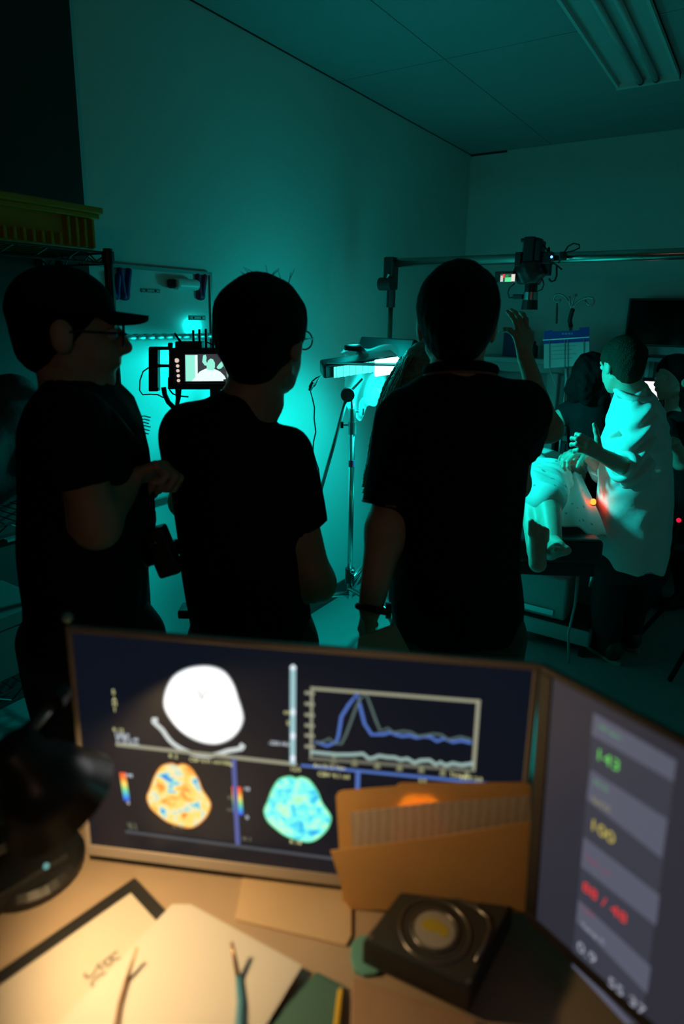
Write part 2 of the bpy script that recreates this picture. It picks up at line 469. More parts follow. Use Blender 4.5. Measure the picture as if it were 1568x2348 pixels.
def person(label, rows, f, head, arms, skin=M_SKIN, shirt=M_BLKSHIRT, trousers=M_TROUSB, hair=M_HAIRB, hairfn=None, lat=RT, fwd=HD,
           legs=True, hem_z=None, neck=None, wr_noise=None, h=.013, shoe=M_RUBBER, sole=M_RUBBER, feet=None, shirt_name='shirt', pelvis=(.155, .12)):
    secs = rows2secs(rows, f) if not hasattr(rows[0][0], '__len__') else rows
    bot = min(secs, key=lambda q: q[0][2]); top = max(secs, key=lambda q: q[0][2])
    hip = V(bot[0][0], bot[0][1], 0)
    root = thing('person', label, 'person', hip)
    hc, A, hs = head
    P, ears, subs, L = head_prims(hc, A, hs)
    nb = top[0] - UP * .04 if neck is None else neck
    nk = cone(L(0, -.025, -.05), nb, .052 * hs, .066 * hs)
    parts = []
    body = [loft(secs, lat, off=-.012), nk]
    hz = bot[0][2]
    if feet is None: feet = [hip + lat * q * .12 for q in (-1, 1)]
    kn = []
    if legs:
        for c, q in zip(feet, (-1, 1)):
            hj = bot[0] + lat * q * .085 - UP * .02; ank = V(c[0], c[1], .09); k_ = (hj + ank) / 2 + fwd * .02
            kn.append((hj, k_, ank)); body += [cone(hj, k_, .082, .055), cone(k_, ank, .052, .038)]
    for a in arms:
        body += [cone(a['sh'], a['el'], .050, .042), cone(a['el'], a['wr'], a.get('re', .043), a.get('rw', .028))]
    parts.append(nets(body, h, .035))
    parts.append(nets(P + ears + [nk], .0065, .016, subs=subs))
    for a in arms:
        if 'hand' in a:
            hp = hand_prims(a['wr'], **a['hand']); parts.append(nets(hp + [cone(a['el'] * .3 + a['wr'] * .7, a['wr'] + nz(a['hand']['d']) * .02, .033, .025)], .0042, .007))
    v, fc = joinm(parts)
    mkobj('body', v, fc, skin, root, smooth=True)
    for q in (-1, 1):
        MB().sphere(L(q * .031, .083, .002), .0125 * hs).build('eye', mat('eye_white', (.55, .55, .52), .25), root, smooth=True)
    # clothes
    sp = [loft(secs, lat)]
    for a in arms:
        if a.get('sleeve') is not None:
            e, r0, r1 = a['sleeve']
            if isinstance(e, float): e = a['sh'] + (a['el'] - a['sh']) * e
            if a.get('long'):
                sp += [cone(a['sh'], a['el'], r0, r1), cone(a['el'], e, r1, r1 * .86, flat=True)]
            else: sp.append(cone(a['sh'], e, r0, r1, flat=True))
    soft(shirt_name, sp, h * .85, shirt, root, k=.04, noise=wr_noise if wr_noise else fuzz(.0035, 22, 3))
    if legs:
        tp = [loft([(bot[0] + UP * .06, bot[1] - .012, bot[2] - .012), (bot[0] - UP * .06, min(bot[1], pelvis[0]), min(bot[2], pelvis[1]))], lat)]
        for hj, k_, ank in kn:
            tp += [cone(hj, k_, .098, .075), cone(k_, ank - UP * .04, .075, .066, flat=True)]
        soft('trousers', tp, h, trousers, root, k=.035, noise=fuzz(.004, 18, 5))
        shoes(root, lat, fwd, feet, shoe, sole)
    if hairfn: hairfn(root, hc, A, hs, L, hair)
    return root, L
def short_hair(root, hc, A, hs, L, m, thick=.012, back=-.06, tufts=()):
    r = nz(A.T @ V(0, .62, -.50)); P = [ell(L(0, -.018, .034), hs * (V(.076, .096, .086) + thick), A), ell(L(0, -.05, -.02), hs * V(.068, .058, .07), A)]
    for t in tufts: P.append(cone(L(*t[0]), L(*t[1]), .02 * hs, .006 * hs))
    soft('hair', P, .008, m, root, k=.02, noise=fuzz(.0022, 90, 2), cuts=[(L(0, .055, .035), r), (L(0, 0, back), -(A.T @ V(0, -.45, 1)) / 1.1)])

# ================================================================== THE ROOM
XR, YF = 1.7, -1.6                                 # right wall and the wall behind the camera
X1, Y1, Z1 = V(1, 0, 0), V(0, 1, 0), V(0, 0, 1)
struct(MB().box((XW - .1, YF - .1, -.08), (XR + .1, YB + .1, 0)).build('floor', M_FLOOR))
struct(MB().box((XW - .1, YF, 0), (XW, YB + .1, ZC)).build('wall_left', M_WALL))
struct(MB().box((XW, YB, 0), (XR + .1, YB + .1, ZC)).build('wall_back', M_WALL))
struct(MB().box((XR, YF, 0), (XR + .1, YB, ZC)).build('wall_right', M_WALL))
struct(MB().box((XW - .1, YF - .1, 0), (XR + .1, YF, ZC)).build('wall_front', M_DRAPE))
ceil = struct(MB().box((XW - .1, YF - .1, ZC + .012), (XR + .1, YB + .1, ZC + .1)).build('ceiling', mat('ceiling_seam', (.30, .31, .31), .9)))
# boards of the ceiling with fine seams between them
ys = [YF, -.55, .65, 1.85, 3.05, 4.25, YB]; xs_ = [XW, -1.45, -.23, .99, XR]
for i in range(len(xs_) - 1):
    for j in range(len(ys) - 1):
        MB().box((xs_[i] + .002, ys[j] + .002, ZC), (xs_[i + 1] - .002, ys[j + 1] - .002, ZC + .014)).build('ceiling_board', M_CEIL, ceil)
struct(MB().box((XW, 1.5, 0), (XW + .006, YB - .006, .095)).build('baseboard_left', M_BASEB))
struct(MB().box((XW, YB - .006, 0), (XR, YB, .095)).build('baseboard_back', M_BASEB))
struct(MB().box((XW, YB - .010, ZC - .012), (XW + .27, YB, ZC)).build('trim_1', M_BLACK), 'short dark strip where ceiling meets back wall')
struct(MB().box((XW, 1.0, ZC - .005), (XW + .004, YB - .01, ZC)).build('trim_2', M_BLACK), 'thin dark joint along the left wall and ceiling')
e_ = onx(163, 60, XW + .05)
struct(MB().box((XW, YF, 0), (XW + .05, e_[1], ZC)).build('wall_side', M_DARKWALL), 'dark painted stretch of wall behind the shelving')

# ceiling light (switched off)
cx0, cx1, cy0, cy1 = -.835, -.55, 2.50, 3.765
cl = thing('ceiling_light', 'unlit twin tube fluorescent fixture on the ceiling', 'ceiling light', (cx0 + .15, 3.2, ZC))
mW = mat('light_enamel', (.62, .63, .62), .45)
MB().box((cx0, cy0, ZC - .010), (cx1, cy1, ZC - .001)).build('base_plate', mat('light_reflector', (.50, .51, .51), .5), cl)
for xx in (cx0, cx1 - .012): MB().box((xx, cy0, ZC - .030), (xx + .012, cy1, ZC - .001)).build('side_rail', mW, cl)
for yy in (cy0, cy1 - .03): MB().box((cx0, yy, ZC - .034), (cx1, yy + .03, ZC - .001)).build('end_cap', mW, cl)
for xx in (-.72, -.65):
    t_ = MB().cyl((xx, cy0 + .035, ZC - .026), (xx, cy1 - .035, ZC - .026), .013, seg=14).build('tube', mat('glass_tube', (.55, .57, .57), .25), cl, smooth=True)
    for yy in (cy0 + .035, cy1 - .055): MB().cyl((xx, yy, ZC - .026), (xx, yy + .02, ZC - .026), .0145, seg=14).build('tube_socket', M_DSTEEL, t_)

# ------------------------------------------------------------------ whiteboard on the left wall
wbt, wbb = 1.854, onx(380, 1115, XW)[2]
wby0, wby1 = .86, onx(473, 640, XW)[1]
wb = thing('whiteboard', 'wide whiteboard in a thin metal frame on the left wall', 'whiteboard', (XW, (wby0 + wby1) / 2, wbb))
MB().box((XW + .001, wby0, wbb), (XW + .014, wby1, wbt)).build('panel', mat('whiteboard_enamel', (.74, .77, .76), .16, coat=.3), wb)
fr = mat('whiteboard_frame', (.30, .31, .31), .4, metal=.6)
for a, b in (((XW + .001, wby0, wbt), (XW + .022, wby1, wbt + .014)), ((XW + .001, wby0, wbb - .014), (XW + .022, wby1, wbb)),
             ((XW + .001, wby1, wbb - .014), (XW + .022, wby1 + .012, wbt + .014)), ((XW + .001, wby0 - .012, wbb - .014), (XW + .022, wby0, wbt + .014))):
    MB().box(a, b).build('frame_rail', fr, wb)
MB().box((XW + .014, wby0 + .2, wbb - .02), (XW + .075, wby1 - .1, wbb - .012)).build('marker_tray', fr, wb)
XB = XW + .0145
zs = onx(385, 773, XB)[2]
rail_ = MB().box((XB, wby0 + .02, zs - .008), (XB + .006, wby1 - .006, zs + .008)).build('magnet_rail', mat('rail_metal', (.90, .92, .92), .42, metal=1.0), wb, bevel=.003)
for i in range(26):
    yy = wby0 + .05 + i * (wby1 - wby0 - .07) / 25
    MB().sphere((XB + .006, yy, zs), (.013, .030, .013), 12, 8).build('rail_bead', mat('rail_metal', (.90, .92, .92), .42, metal=1.0), rail_, smooth=True)
def magnet(px, py, hgt, col, label, lean):
    c = onx(px, py, XB + .006); o = thing('clip_magnet', label, 'magnet', c)
    m = mat('magnet_' + label.split()[0], col, .5)
    for s in (-1, 1):
        soft('clip_arm', [cone(c + V(0, s * .006, -hgt * .5), c + V(0, s * .020 + lean, hgt * .5), .013, .011), cone(c + V(0, s * .006, -hgt * .5), c + V(0, 0, -hgt * .55), .012, .010)], .005, m, o, k=.01)
    return o
magnet(262, 655, .07, (.035, .03, .22), 'dark blue clip magnet on the whiteboard beside the shelf post', 0)
magnet(284, 650, .09, (.05, .025, .20), 'violet V-shaped clip magnet near the left end of the whiteboard', .006)
magnet(459, 657, .08, (.30, .012, .09), 'crimson V-shaped clip magnet at the right corner of the whiteboard', .008)
a_, b_ = onx(383, 636, XB), onx(443, 667, XB)
o = thing('marker_box', 'rounded white plastic box stuck high on the whiteboard', 'box', (XB, a_[1], b_[2]))
MB().box((XB, a_[1] + .006, b_[2]), (XB + .05, b_[1], a_[2] - .002)).build('lid', mat('white_plastic', (.72, .74, .73), .4), o, bevel=.018, seg=4)
MB().box((XB, a_[1] - .004, b_[2] + .004), (XB + .044, a_[1] + .012, a_[2] - .006)).build('hinge_side', M_BLACK, o, bevel=.008)
for (x0, y0, x1, y1, lb) in ((323, 661, 366, 672, 'small framed label strip in the middle of the whiteboard'), (433, 723, 470, 734, 'small framed label strip near the right edge of the whiteboard')):
    a_, b_ = onx(x0, y0, XB), onx(x1, y1, XB); y0_, y1_, z0_, z1_ = a_[1], b_[1], b_[2], a_[2]
    o = thing('label_holder', lb, 'label', (XB, y0_, z0_))
    MB().box((XB, y0_, z0_), (XB + .003, y1_, z1_)).build('backing', mat('label_backing', (.20, .22, .22), .5), o)
    MB().box((XB + .003, y0_ + .006, z0_ + .006), (XB + .0036, y1_ - .006, z1_ - .006)).build('paper_strip', M_PAPER, o)
    for q in (-1, 1):
        c = V(XB + .004, (y0_ + y1_) / 2 + q * (y1_ - y0_) * .25, (z0_ + z1_) / 2)
        MB().sphere(c, .004).build('dot', mat('label_dot', (.1, .12, .12), .5), o)
# short handwritten strokes on the board, in rows
o = thing('handwritten_list', 'rows of short dark handwritten strokes low on the whiteboard', 'writing', onx(330, 985, XB))
for i, py in enumerate((955, 962, 969, 977, 985, 993)):
    a_, b_ = onx(318 + 2 * (i % 2), py, XB + .0006), onx(345 - 2 * (i % 3), py + 2, XB + .0006)
    MB().tube([a_, (a_ + b_) / 2 + V(0, 0, .004), b_], .0022, 5).build('pen_stroke', mat('marker_ink', (.03, .05, .06), .6), o)

# framed notice on the wall, mostly behind the man in the middle
a_, b_ = onx(504, 702, XW), onx(575, 812, XW)
o = thing('wall_notice', 'framed notice on the wall beside the whiteboard', 'picture frame', (XW, a_[1], b_[2]))
MB().box((XW + .001, a_[1], b_[2]), (XW + .012, b_[1], a_[2])).build('mat_board', mat('notice_white', (.66, .68, .66), .5), o)
for lo_, hi_ in (((XW + .001, a_[1] - .012, b_[2] - .012), (XW + .02, a_[1], a_[2] + .012)), ((XW + .001, b_[1], b_[2] - .012), (XW + .02, b_[1] + .012, a_[2] + .012)),
                 ((XW + .001, a_[1], a_[2]), (XW + .02, b_[1], a_[2] + .012)), ((XW + .001, a_[1], b_[2] - .012), (XW + .02, b_[1], b_[2]))):
    MB().box(lo_, hi_).build('frame_rail', mat('notice_frame', (.42, .44, .43), .4), o)
MB().box((XW + .012, a_[1] + .03, b_[2] + .04), (XW + .0128, b_[1] - .03, a_[2] - .035)).build('print', mat('notice_print', (.07, .10, .10), .6), o)

# ------------------------------------------------------------------ shelving with the yellow bin, left
SX = -1.65
p_far = onx(247, 575, SX)
sy1, sy0, stop = p_far[1], .05, 1.865
sh = thing('wire_shelving', 'black wire shelving unit against the dark wall', 'shelf', (SX - .17, (sy0 + sy1) / 2, 0))
for xx in (SX, SX - .34):
    for yy in (sy0, sy1):
        po = MB().cyl((xx, yy, 0), (xx, yy, stop + .012), .0135, seg=12).build('post', M_BLACK, sh, smooth=False)
        MB().cyl((xx, yy, stop - .03), (xx, yy, stop + .004), .018, .018, 12).build('collar', M_BLACK, po)
for zz in (.18, .66, 1.14, stop):
    deck = MB()
    for xx in (SX, SX - .34):
        for dz in (0, -.03): deck.cyl((xx, sy0, zz + dz), (xx, sy1, zz + dz), .0035, seg=6)
        k = 26; zig = [V(xx, sy0 + (sy1 - sy0) * i / k, zz - (.03 if i % 2 else 0)) for i in range(k + 1)]
        deck.tube(zig, .0025, 5)
    for yy in (sy0, sy1):
        for dz in (0, -.03): deck.cyl((SX - .34, yy, zz + dz), (SX, yy, zz + dz), .0035, seg=6)
        zig = [V(SX - .34 + .34 * i / 8, yy, zz - (.03 if i % 2 else 0)) for i in range(9)]; deck.tube(zig, .0025, 5)
    for i in range(40):
        yy = sy0 + (sy1 - sy0) * (i + .5) / 40; deck.cyl((SX - .34, yy, zz), (SX, yy, zz), .0018, seg=4)
    deck.build('wire_deck', M_BLACK, sh)
# yellow ribbed bin on top
M_BIN = mat('yellow_plastic', (.40, .30, .012), .5, var=.06, vscale=12)
bt, bb = onx(120, 462, SX)[2], stop + .006
by0, by1 = .45, onx(224, 520, SX)[1]
bn = thing('storage_bin', 'yellow ribbed plastic storage bin on top of the black shelving', 'bin', (SX - .17, (by0 + by1) / 2, bb))
MB().box((SX - .33, by0 + .02, bb), (SX - .012, by1 - .004, bt - .01)).build('tub', M_BIN, bn, bevel=.006)
MB().box((SX - .345, by0, bt - .014), (SX + .010, by1 + .016, bt + .004)).build('rim', M_BIN, bn, bevel=.004)
MB().box((SX - .338, by0 + .008, bt - .028), (SX + .002, by1 + .008, bt - .014)).build('rim_lip', M_BIN, bn, bevel=.003)
nr = 30
for i in range(nr):
    yy = by0 + .03 + (by1 - by0 - .045) * i / (nr - 1)
    tall = not (by1 - .30 < yy < by1 - .115)
    MB().box((SX - .013, yy - .0045, bb + .004), (SX + .001, yy + .0045, bt - .03 if tall else bb + .035)).build('rib', M_BIN, bn, bevel=.002)
for i in range(6):
    xx = SX - .30 + .05 * i; MB().box((xx - .004, by1 - .006, bb + .004), (xx + .004, by1 + .006, bt - .03)).build('rib', M_BIN, bn)
# things on the lower decks
tag(soft('duffel_bag', [cone(V(SX - .17, .55, 1.33), V(SX - .17, 1.02, 1.36), .14, .16), cone(V(SX - .17, .6, 1.24), V(SX - .17, 1.0, 1.24), .09, .09)], .018, mat('grey_nylon', (.03, .032, .034), .8, bump=.3, bscale=30), None, k=.05, noise=fuzz(.006, 20, 9), cuts=[(V(0, 0, 1.147), -UP)]),
    'dark grey soft bag on the deck under the yellow bin', 'bag')
def cardboard(name, lo, hi, m, label, cat='box'):
    o = thing(name, label, cat, ((lo[0] + hi[0]) / 2, (lo[1] + hi[1]) / 2, lo[2]))
    MB().box(lo, hi).build('body', m, o, bevel=.004)
    MB().box((lo[0] - .003, lo[1] - .003, hi[2] - .04), (hi[0] + .003, hi[1] + .003, hi[2] + .002)).build('lid', m, o, bevel=.003)
    return o
cardboard('supply_box', (SX - .30, .72, .667), (SX - .05, 1.02, .86), mat('grey_card', (.10, .115, .105), .8), 'grey-green supply box on the middle deck of the shelving')
cardboard('supply_box', (SX - .30, .70, .187), (SX - .05, 1.05, .42), mat('pale_card', (.12, .13, .13), .8), 'pale lidded box on the lowest deck of the shelving')

# ------------------------------------------------------------------ C-stand with the teal LED lamp
FS = 2.80
hub = at(801, 1362, FS); top = at(808, 935, FS)
ps = V(hub[0], hub[1], 0)
cs = thing('light_stand', 'chrome light stand on angled legs holding the teal lamp', 'stand', ps)
vert = lambda z: V(hub[0] + (top[0] - hub[0]) * (z - hub[2]) / (top[2] - hub[2]), hub[1] + (top[1] - hub[1]) * (z - hub[2]) / (top[2] - hub[2]), z)
zk1, zk2 = at(805, 985, FS)[2], at(807, 955, FS)[2]
MB().cyl(hub - UP * .02, vert(zk1), .0125, seg=14).build('lower_pole', M_CHROME, cs, smooth=True)
MB().cyl(vert(zk1 - .01), vert(top[2] + .03), .009, seg=14).build('upper_pole', M_CHROME, cs, smooth=True)
MB().cyl(vert(zk1 - .02), vert(zk1 + .035), .019, seg=16).build('collar', M_STEEL, cs)
MB().cyl(vert(zk2 - .03), vert(zk2 + .035), .016, seg=16).build('collar', M_STEEL, cs)
for zz, sx in ((zk2 + .022, 1), (zk1 + .02, -1)):
    c = vert(zz); kn = MB().cyl(c, c + RT * .045 * sx, .004, seg=8)
    k_ = kn.build('knob', M_STEEL, cs); MB().cyl(c + RT * .045 * sx - UP * .014, c + RT * .045 * sx + UP * .014, .007, seg=10).build('knob_grip', M_RUBBER, k_)
gh = at(797, 905, FS)
MB().cyl(gh - HD * .022, gh + HD * .022, .030, seg=20).build('grip_disc', mat('disc_dark', (.06, .06, .06), .5), cs)
MB().cyl(gh, vert(top[2] + .03), .007, seg=8).build('grip_pin', M_STEEL, cs)
MB().cyl(gh, at(832, 868, FS), .007, seg=10).build('lamp_arm', M_STEEL, cs)
MB().cyl(gh, at(728, 1150, FS + .12), .0085, seg=12).build('grip_arm', mat('arm_steel', (.22, .22, .22), .3, metal=.9), cs, smooth=True)
MB().cyl(vert(hub[2] + .06), vert(hub[2] + .13), .022, seg=16).build('leg_collar', M_DSTEEL, cs)
MB().sphere(vert(hub[2] + .12) + RT * .012 - HD * .02, .013).build('leg_lock', M_CHROME, cs, smooth=True)
for ang, zo in ((188, 0), (305, .03), (70, .06)):
    d = RT * cos(radians(ang)) + HD * sin(radians(ang))
    MB().tube([hub + UP * zo, hub + UP * (zo - .0) + d * .27, hub + d * .37 - UP * .05, V(hub[0], hub[1], 0) + d * .46 + UP * .012], .0125, 12).build('leg', M_CHROME, cs, smooth=True)
MB().cyl(vert(at(805, 1055, FS)[2]), vert(at(805, 1070, FS)[2]), .0135, seg=14).build('tape_band', mat('pink_tape', (.75, .06, .16), .5), cs)

# LED lamp head
A0, A1 = at(742, 858, FS), at(935, 829, FS + .10)
lu = nz(A1 - A0); lw = nz(np.cross(lu, UP)) * -1                      # lw points away from the camera
lw = nz(np.cross(UP, lu)); lv = nz(np.cross(lw, lu)); lv = lv if lv[2] > 0 else -lv
if lw @ HD < 0: lw = -lw
tilt = radians(24); nrm = nz(-lw * cos(tilt) - lv * sin(tilt)); lup = nz(np.cross(lu, nrm)); lup = lup if lup[2] > 0 else -lup
LEN = float(np.linalg.norm(A1 - A0))
lamp = thing('led_lamp', 'black LED bar lamp glowing teal on top of the light stand', 'lamp', gh)
MB().obox(A0, lu, lup, nrm, (0, LEN), (-.030, .034), (-.075, -.004)).build('housing', M_BLACK, lamp, bevel=.012, seg=3)
x0 = .045; xb = LEN * .60
mc = emit('led_cell_teal', (.10, 1.0, .82), 1.15, sample=False)
nc_ = 13; wc = (xb - x0) / nc_
for i in range(nc_):
    MB().obox(A0, lu, lup, nrm, (x0 + i * wc + .0012, x0 + (i + 1) * wc - .0012), (-.026, .025), (-.004, .001 + .002 * (i % 2))).build('led_cell', mc, lamp)
MB().obox(A0, lu, lup, nrm, (xb, LEN - .004), (-.045, .030), (-.004, .012)).build('bare_led_face', emit('led_bare', (.18, 1.0, .95), 6.0, sample=True), lamp)
def spot(name, pos, aim, watt, deg, blend, rad, col, parent):
    li = bpy.data.lights.new(name, 'SPOT'); li.energy = watt; li.color = col; li.spot_size = radians(deg); li.spot_blend = blend; li.shadow_soft_size = rad
    o = bpy.data.objects.new(name, li); COL.objects.link(o); o.parent = parent
    o.matrix_local = Matrix.Translation(Vector(np.asarray(pos) - np.array(wloc(parent)))) @ Vector(nz(aim)).to_track_quat('-Z', 'Y').to_matrix().to_4x4()
    return o
pw = A0 + lu * (LEN * .80) + nrm * .06 - lup * .01
spot('wall_beam', pw, V(XW, 2.15, .70) - pw, KEY_WALL, 150, .5, .035, TEAL, lamp)
MB().obox(pw + UP * .036, RT, HD, UP, (-.30, .07), (-.11, .05), (0, .004)).build('top_flag', M_BLACK, lamp)
li = bpy.data.lights.new('added_spill', 'POINT'); li.energy = KEY_SPILL; li.color = TEAL; li.shadow_soft_size = .05  # extra light added behind the housing to brighten the wall around the lamp
lo_ = bpy.data.objects.new('added_spill', li); COL.objects.link(lo_); lo_.parent = lamp; lo_.location = Vector(A0 + lu * LEN * .42 + lup * .13 - nrm * .10 - np.array(wloc(lamp)))
# face turned to the patient, on the far side
nb = nz(-nrm * .6 + RT * .75 - UP * .55); bu = nz(np.cross(nb, UP)); bv = np.cross(bu, nb)
cb = A0 + lu * (LEN * .86) - nrm * .11
MB().obox(cb, bu, bv, nb, (-.17, .17), (-.055, .055), (-.035, 0)).build('rear_housing', M_BLACK, lamp, bevel=.008)
MB().obox(cb, bu, bv, nb, (-.16, .16), (-.048, .048), (0, .004)).build('rear_led_face', emit('led_rear', (.18, 1.0, .95), 6.0, sample=True), lamp)
spot('patient_beam', cb + nb * .06, V(-.70, 3.0, .82) - cb, KEY_PATIENT, 118, .7, .05, TEAL, lamp)
MB().tube([A0 + lu * .2 + lup * .03 - nrm * .05, A0 + lu * .17 + lup * .075 - nrm * .05, A0 + lu * .11 + lup * .085 - nrm * .05], [.022, .018, .012], 10).build('yoke_handle', M_BLACK, lamp, smooth=True)
# clear plastic sheet taped over it
def sheet(name, fn, nu, nv, m, parent):
    vs_ = [fn(i / nu, j / nv) for j in range(nv + 1) for i in range(nu + 1)]
    fs = [(j * (nu + 1) + i, j * (nu + 1) + i + 1, (j + 1) * (nu + 1) + i + 1, (j + 1) * (nu + 1) + i) for j in range(nv) for i in range(nu)]
    return mkobj(name, vs_, fs, m, parent, smooth=True)
mp = bpy.data.materials.new('clear_plastic'); mp.use_nodes = True
nt = mp.node_tree; p_ = nt.nodes['Principled BSDF']; p_.inputs['Base Color'].default_value = (.8, .8, .8, 1); p_.inputs['Roughness'].default_value = .25
tr_ = nt.nodes.new('ShaderNodeBsdfTransparent'); tl_ = nt.nodes.new('ShaderNodeBsdfTranslucent'); tl_.inputs[0].default_value = (.8, .8, .8, 1)
m1 = nt.nodes.new('ShaderNodeMixShader'); m1.inputs[0].default_value = .55; m2_ = nt.nodes.new('ShaderNodeMixShader'); m2_.inputs[0].default_value = .26
nt.links.new(p_.outputs[0], m1.inputs[1]); nt.links.new(tl_.outputs[0], m1.inputs[2])
nt.links.new(tr_.outputs[0], m2_.inputs[1]); nt.links.new(m1.outputs[0], m2_.inputs[2]); nt.links.new(m2_.outputs[0], nt.nodes['Material Output'].inputs['Surface'])
pb = thing('plastic_sheet', 'crumpled clear plastic sheet draped over the teal lamp', 'plastic sheet', A0 + lu * LEN * .6 - UP * .2)
def bag(u, v):
    th = v * pi * 1.0; w_ = LEN * (.36 + .52 * u)
    rad = .105 + .03 * sin(5 * u + 2) + .012 * sin(17 * u + 9 * v)
    c = A0 + lu * w_ - nrm * .035 - UP * .055
    return c + (nrm * cos(th + 2.9) * rad + UP * sin(th + 2.9) * rad * (1.25 + .2 * sin(3 * u))) + lu * .01 * sin(11 * v)
sheet('lower_fold', bag, 24, 24, mp, pb)
def crest(u, v):
    w_ = LEN * (.28 + .9 * u)
    return A0 + lu * w_ + lup * (.030 + .045 * sin(pi * min(1, v * 1.2)) * (1 - .55 * u) + .008 * sin(14 * u)) - nrm * (.005 + .11 * v)
sheet('upper_fold', crest, 24, 10, mp, pb)
# power lead with its plug hanging from the left end
pg = thing('power_lead', 'thin black lead with a plug hanging from the left end of the lamp', 'cable', at(716, 885, FS))
q = [at(738, 862, FS), at(726, 866, FS), at(716, 874, FS), at(709, 886, FS), at(711, 893, FS), at(722, 884, FS), at(731, 868, FS)]
MB().tube(q, .0035, 6).build('loop', M_RUBBER, pg, smooth=True)
MB().tube([at(718, 877, FS), at(714, 886, FS), at(710, 896, FS)], [.006, .010, .007], 8).build('plug', M_RUBBER, pg)
MB().tube([at(x, y, FS) for x, y in ((711, 894), (716, 912), (721, 935), (720, 960), (724, 990), (719, 1012), (717, 1035), (722, 1052), (730, 1075), (734, 1110))], .0030, 6).build('cord', M_RUBBER, pg, smooth=True)

# ------------------------------------------------------------------ overhead rail with the camera looking down
YR = 3.20
rl = ony(899, 603, YR); zr = rl[2]
g = thing('camera_rail', 'long steel pipe rail spanning over the patient', 'rail', (rl[0], YR, zr))
MB().cyl((rl[0] - .03, YR, zr), (.55, YR, zr), .024, seg=20).build('pipe', mat('pipe_steel', (.55, .53, .50), .26, metal=1.0), g, smooth=True)
g = thing('rail_stand', 'tall steel stand with a clamp head carrying the left end of the pipe rail', 'stand', (rl[0], YR, 0))
cxz = lambda py: ony(896, py, YR)[2]
MB().cyl((rl[0], YR, .0), (rl[0], YR, cxz(690)), .013, seg=14).build('pole', mat('pole_bronze', (.38, .28, .22), .28, metal=1.0), g, smooth=True)
MB().cyl((rl[0], YR, cxz(705)), (rl[0], YR, cxz(655)), .024, .024, 14).build('socket', M_BLACK, g)
MB().box((rl[0] - .032, YR - .04, cxz(665)), (rl[0] + .026, YR + .03, cxz(590))).build('clamp_body', M_BLACK, g, bevel=.008)
MB().cyl((rl[0] + .03, YR - .045, cxz(652)), (rl[0] - .045, YR - .045, cxz(652)), .034, seg=18).build('clamp_wheel', M_BLACK, g)
MB().cyl((rl[0] - .0, YR - .052, cxz(640)), (rl[0] + .012, YR - .052, cxz(630)), .008, seg=10).build('clamp_bolt', M_STEEL, g)
for a in (200, 320, 80):
    d = V(cos(radians(a)), sin(radians(a)), 0); k_ = .2 if a == 200 else .45
    MB().tube([V(rl[0], YR, .45), V(rl[0], YR, .015) + d * k_], .010, 10).build('leg', M_CHROME, g, smooth=True)
g = thing('rail_stand', 'black tripod stand at the right carrying the other end of the pipe rail', 'stand', (.12, 3.22, 0))
MB().cyl((.12, 3.22, .25), (.12, 3.22, zr), .016, seg=14).build('pole', M_BLACK, g, smooth=True)
for ft in (onz(1465, 1455, .012), V(.42, 3.75, .012), onz(1535, 1560, .012)):
    MB().tube([V(.12, 3.22, 1.05), ft], .013, 10).build('leg', mat('stand_black', (.035, .035, .035), .3, metal=.5), g, smooth=True)
    MB().tube([V(.12, 3.22, .45), (V(.12, 3.22, 1.05) + ft) / 2], .008, 8).build('brace', M_BLACK, g)
tt = at(1556, 1193, 3.12)
MB().sphere(tt, .012).build('red_lamp', emit('red_dot', lin(235, 30, 70), 1.0), g)
MB().tube([at(1556, 1200, 3.12), at(1545, 1245, 3.14), at(1530, 1290, 3.16)], .006, 8).build('cable', M_RUBBER, g, smooth=True)

# the camera itself
cc = ony(1217, 640, YR - .06)
sc_ = np.linalg.norm(ony(1317, 640, YR - .06) - ony(1217, 640, YR - .06)) / 100    # metres per pixel there
oc = thing('cinema_camera', 'black cinema camera hung from the pipe rail with its lens pointing straight down', 'camera', cc)
def cpt(px, py, d=0.0): return ony(px, py, YR - .06 + d)
def cbox(name, x0, y0, x1, y1, dep, m, bev=.004, par=oc, d0=0.0):
    a, b = cpt(x0, y0), cpt(x1, y1)
    return MB().box((a[0], YR - .06 - dep / 2 + d0, b[2]), (b[0], YR - .06 + dep / 2 + d0, a[2])).build(name, m, par, bevel=bev)
cbox('mount_block', 1208, 545, 1228, 605, .09, M_BLACK, .006)
cbox('mount_rod', 1199, 552, 1203, 605, .012, M_STEEL, .002)
cbox('mount_rod', 1228, 552, 1232, 620, .012, M_STEEL, .002)
cbox('mount_cap', 1199, 548, 1240, 556, .07, M_BLACK, .004)
cbox('battery', 1233, 552, 1243, 600, .08, M_BLACK, .006)
cbox('plate', 1189, 580, 1200, 612, .10, M_BLACK, .003)
a, b = cpt(1183, 603), cpt(1244, 652)
soft('body', [loft([(V((a[0] + b[0]) / 2, YR - .06, a[2]), .062, .05), (V((a[0] + b[0]) / 2, YR - .06, (a[2] + b[2]) / 2), .080, .058), (V((a[0] + b[0]) / 2, YR - .06, b[2]), .050, .045)], X1)], .008, M_BLACK, oc, noise=fuzz(.003, 60, 4))
lc = (cpt(1203, 660) + cpt(1232, 660)) / 2
lr = (cpt(1232, 660)[0] - cpt(1203, 660)[0]) / 2
z_ = lambda py: cpt(1217, py)[2]
MB().cyl((lc[0], lc[1], z_(648)), (lc[0], lc[1], z_(673)), lr * .98, lr * .98, 24).build('lens_barrel', M_BLACKG, oc)
MB().cyl((lc[0], lc[1], z_(670)), (lc[0], lc[1], z_(689)), lr * 1.12, lr * 1.12, 24).build('focus_ring', mat('ring_metal', (.45, .45, .45), .25, metal=1.0), oc, smooth=False)
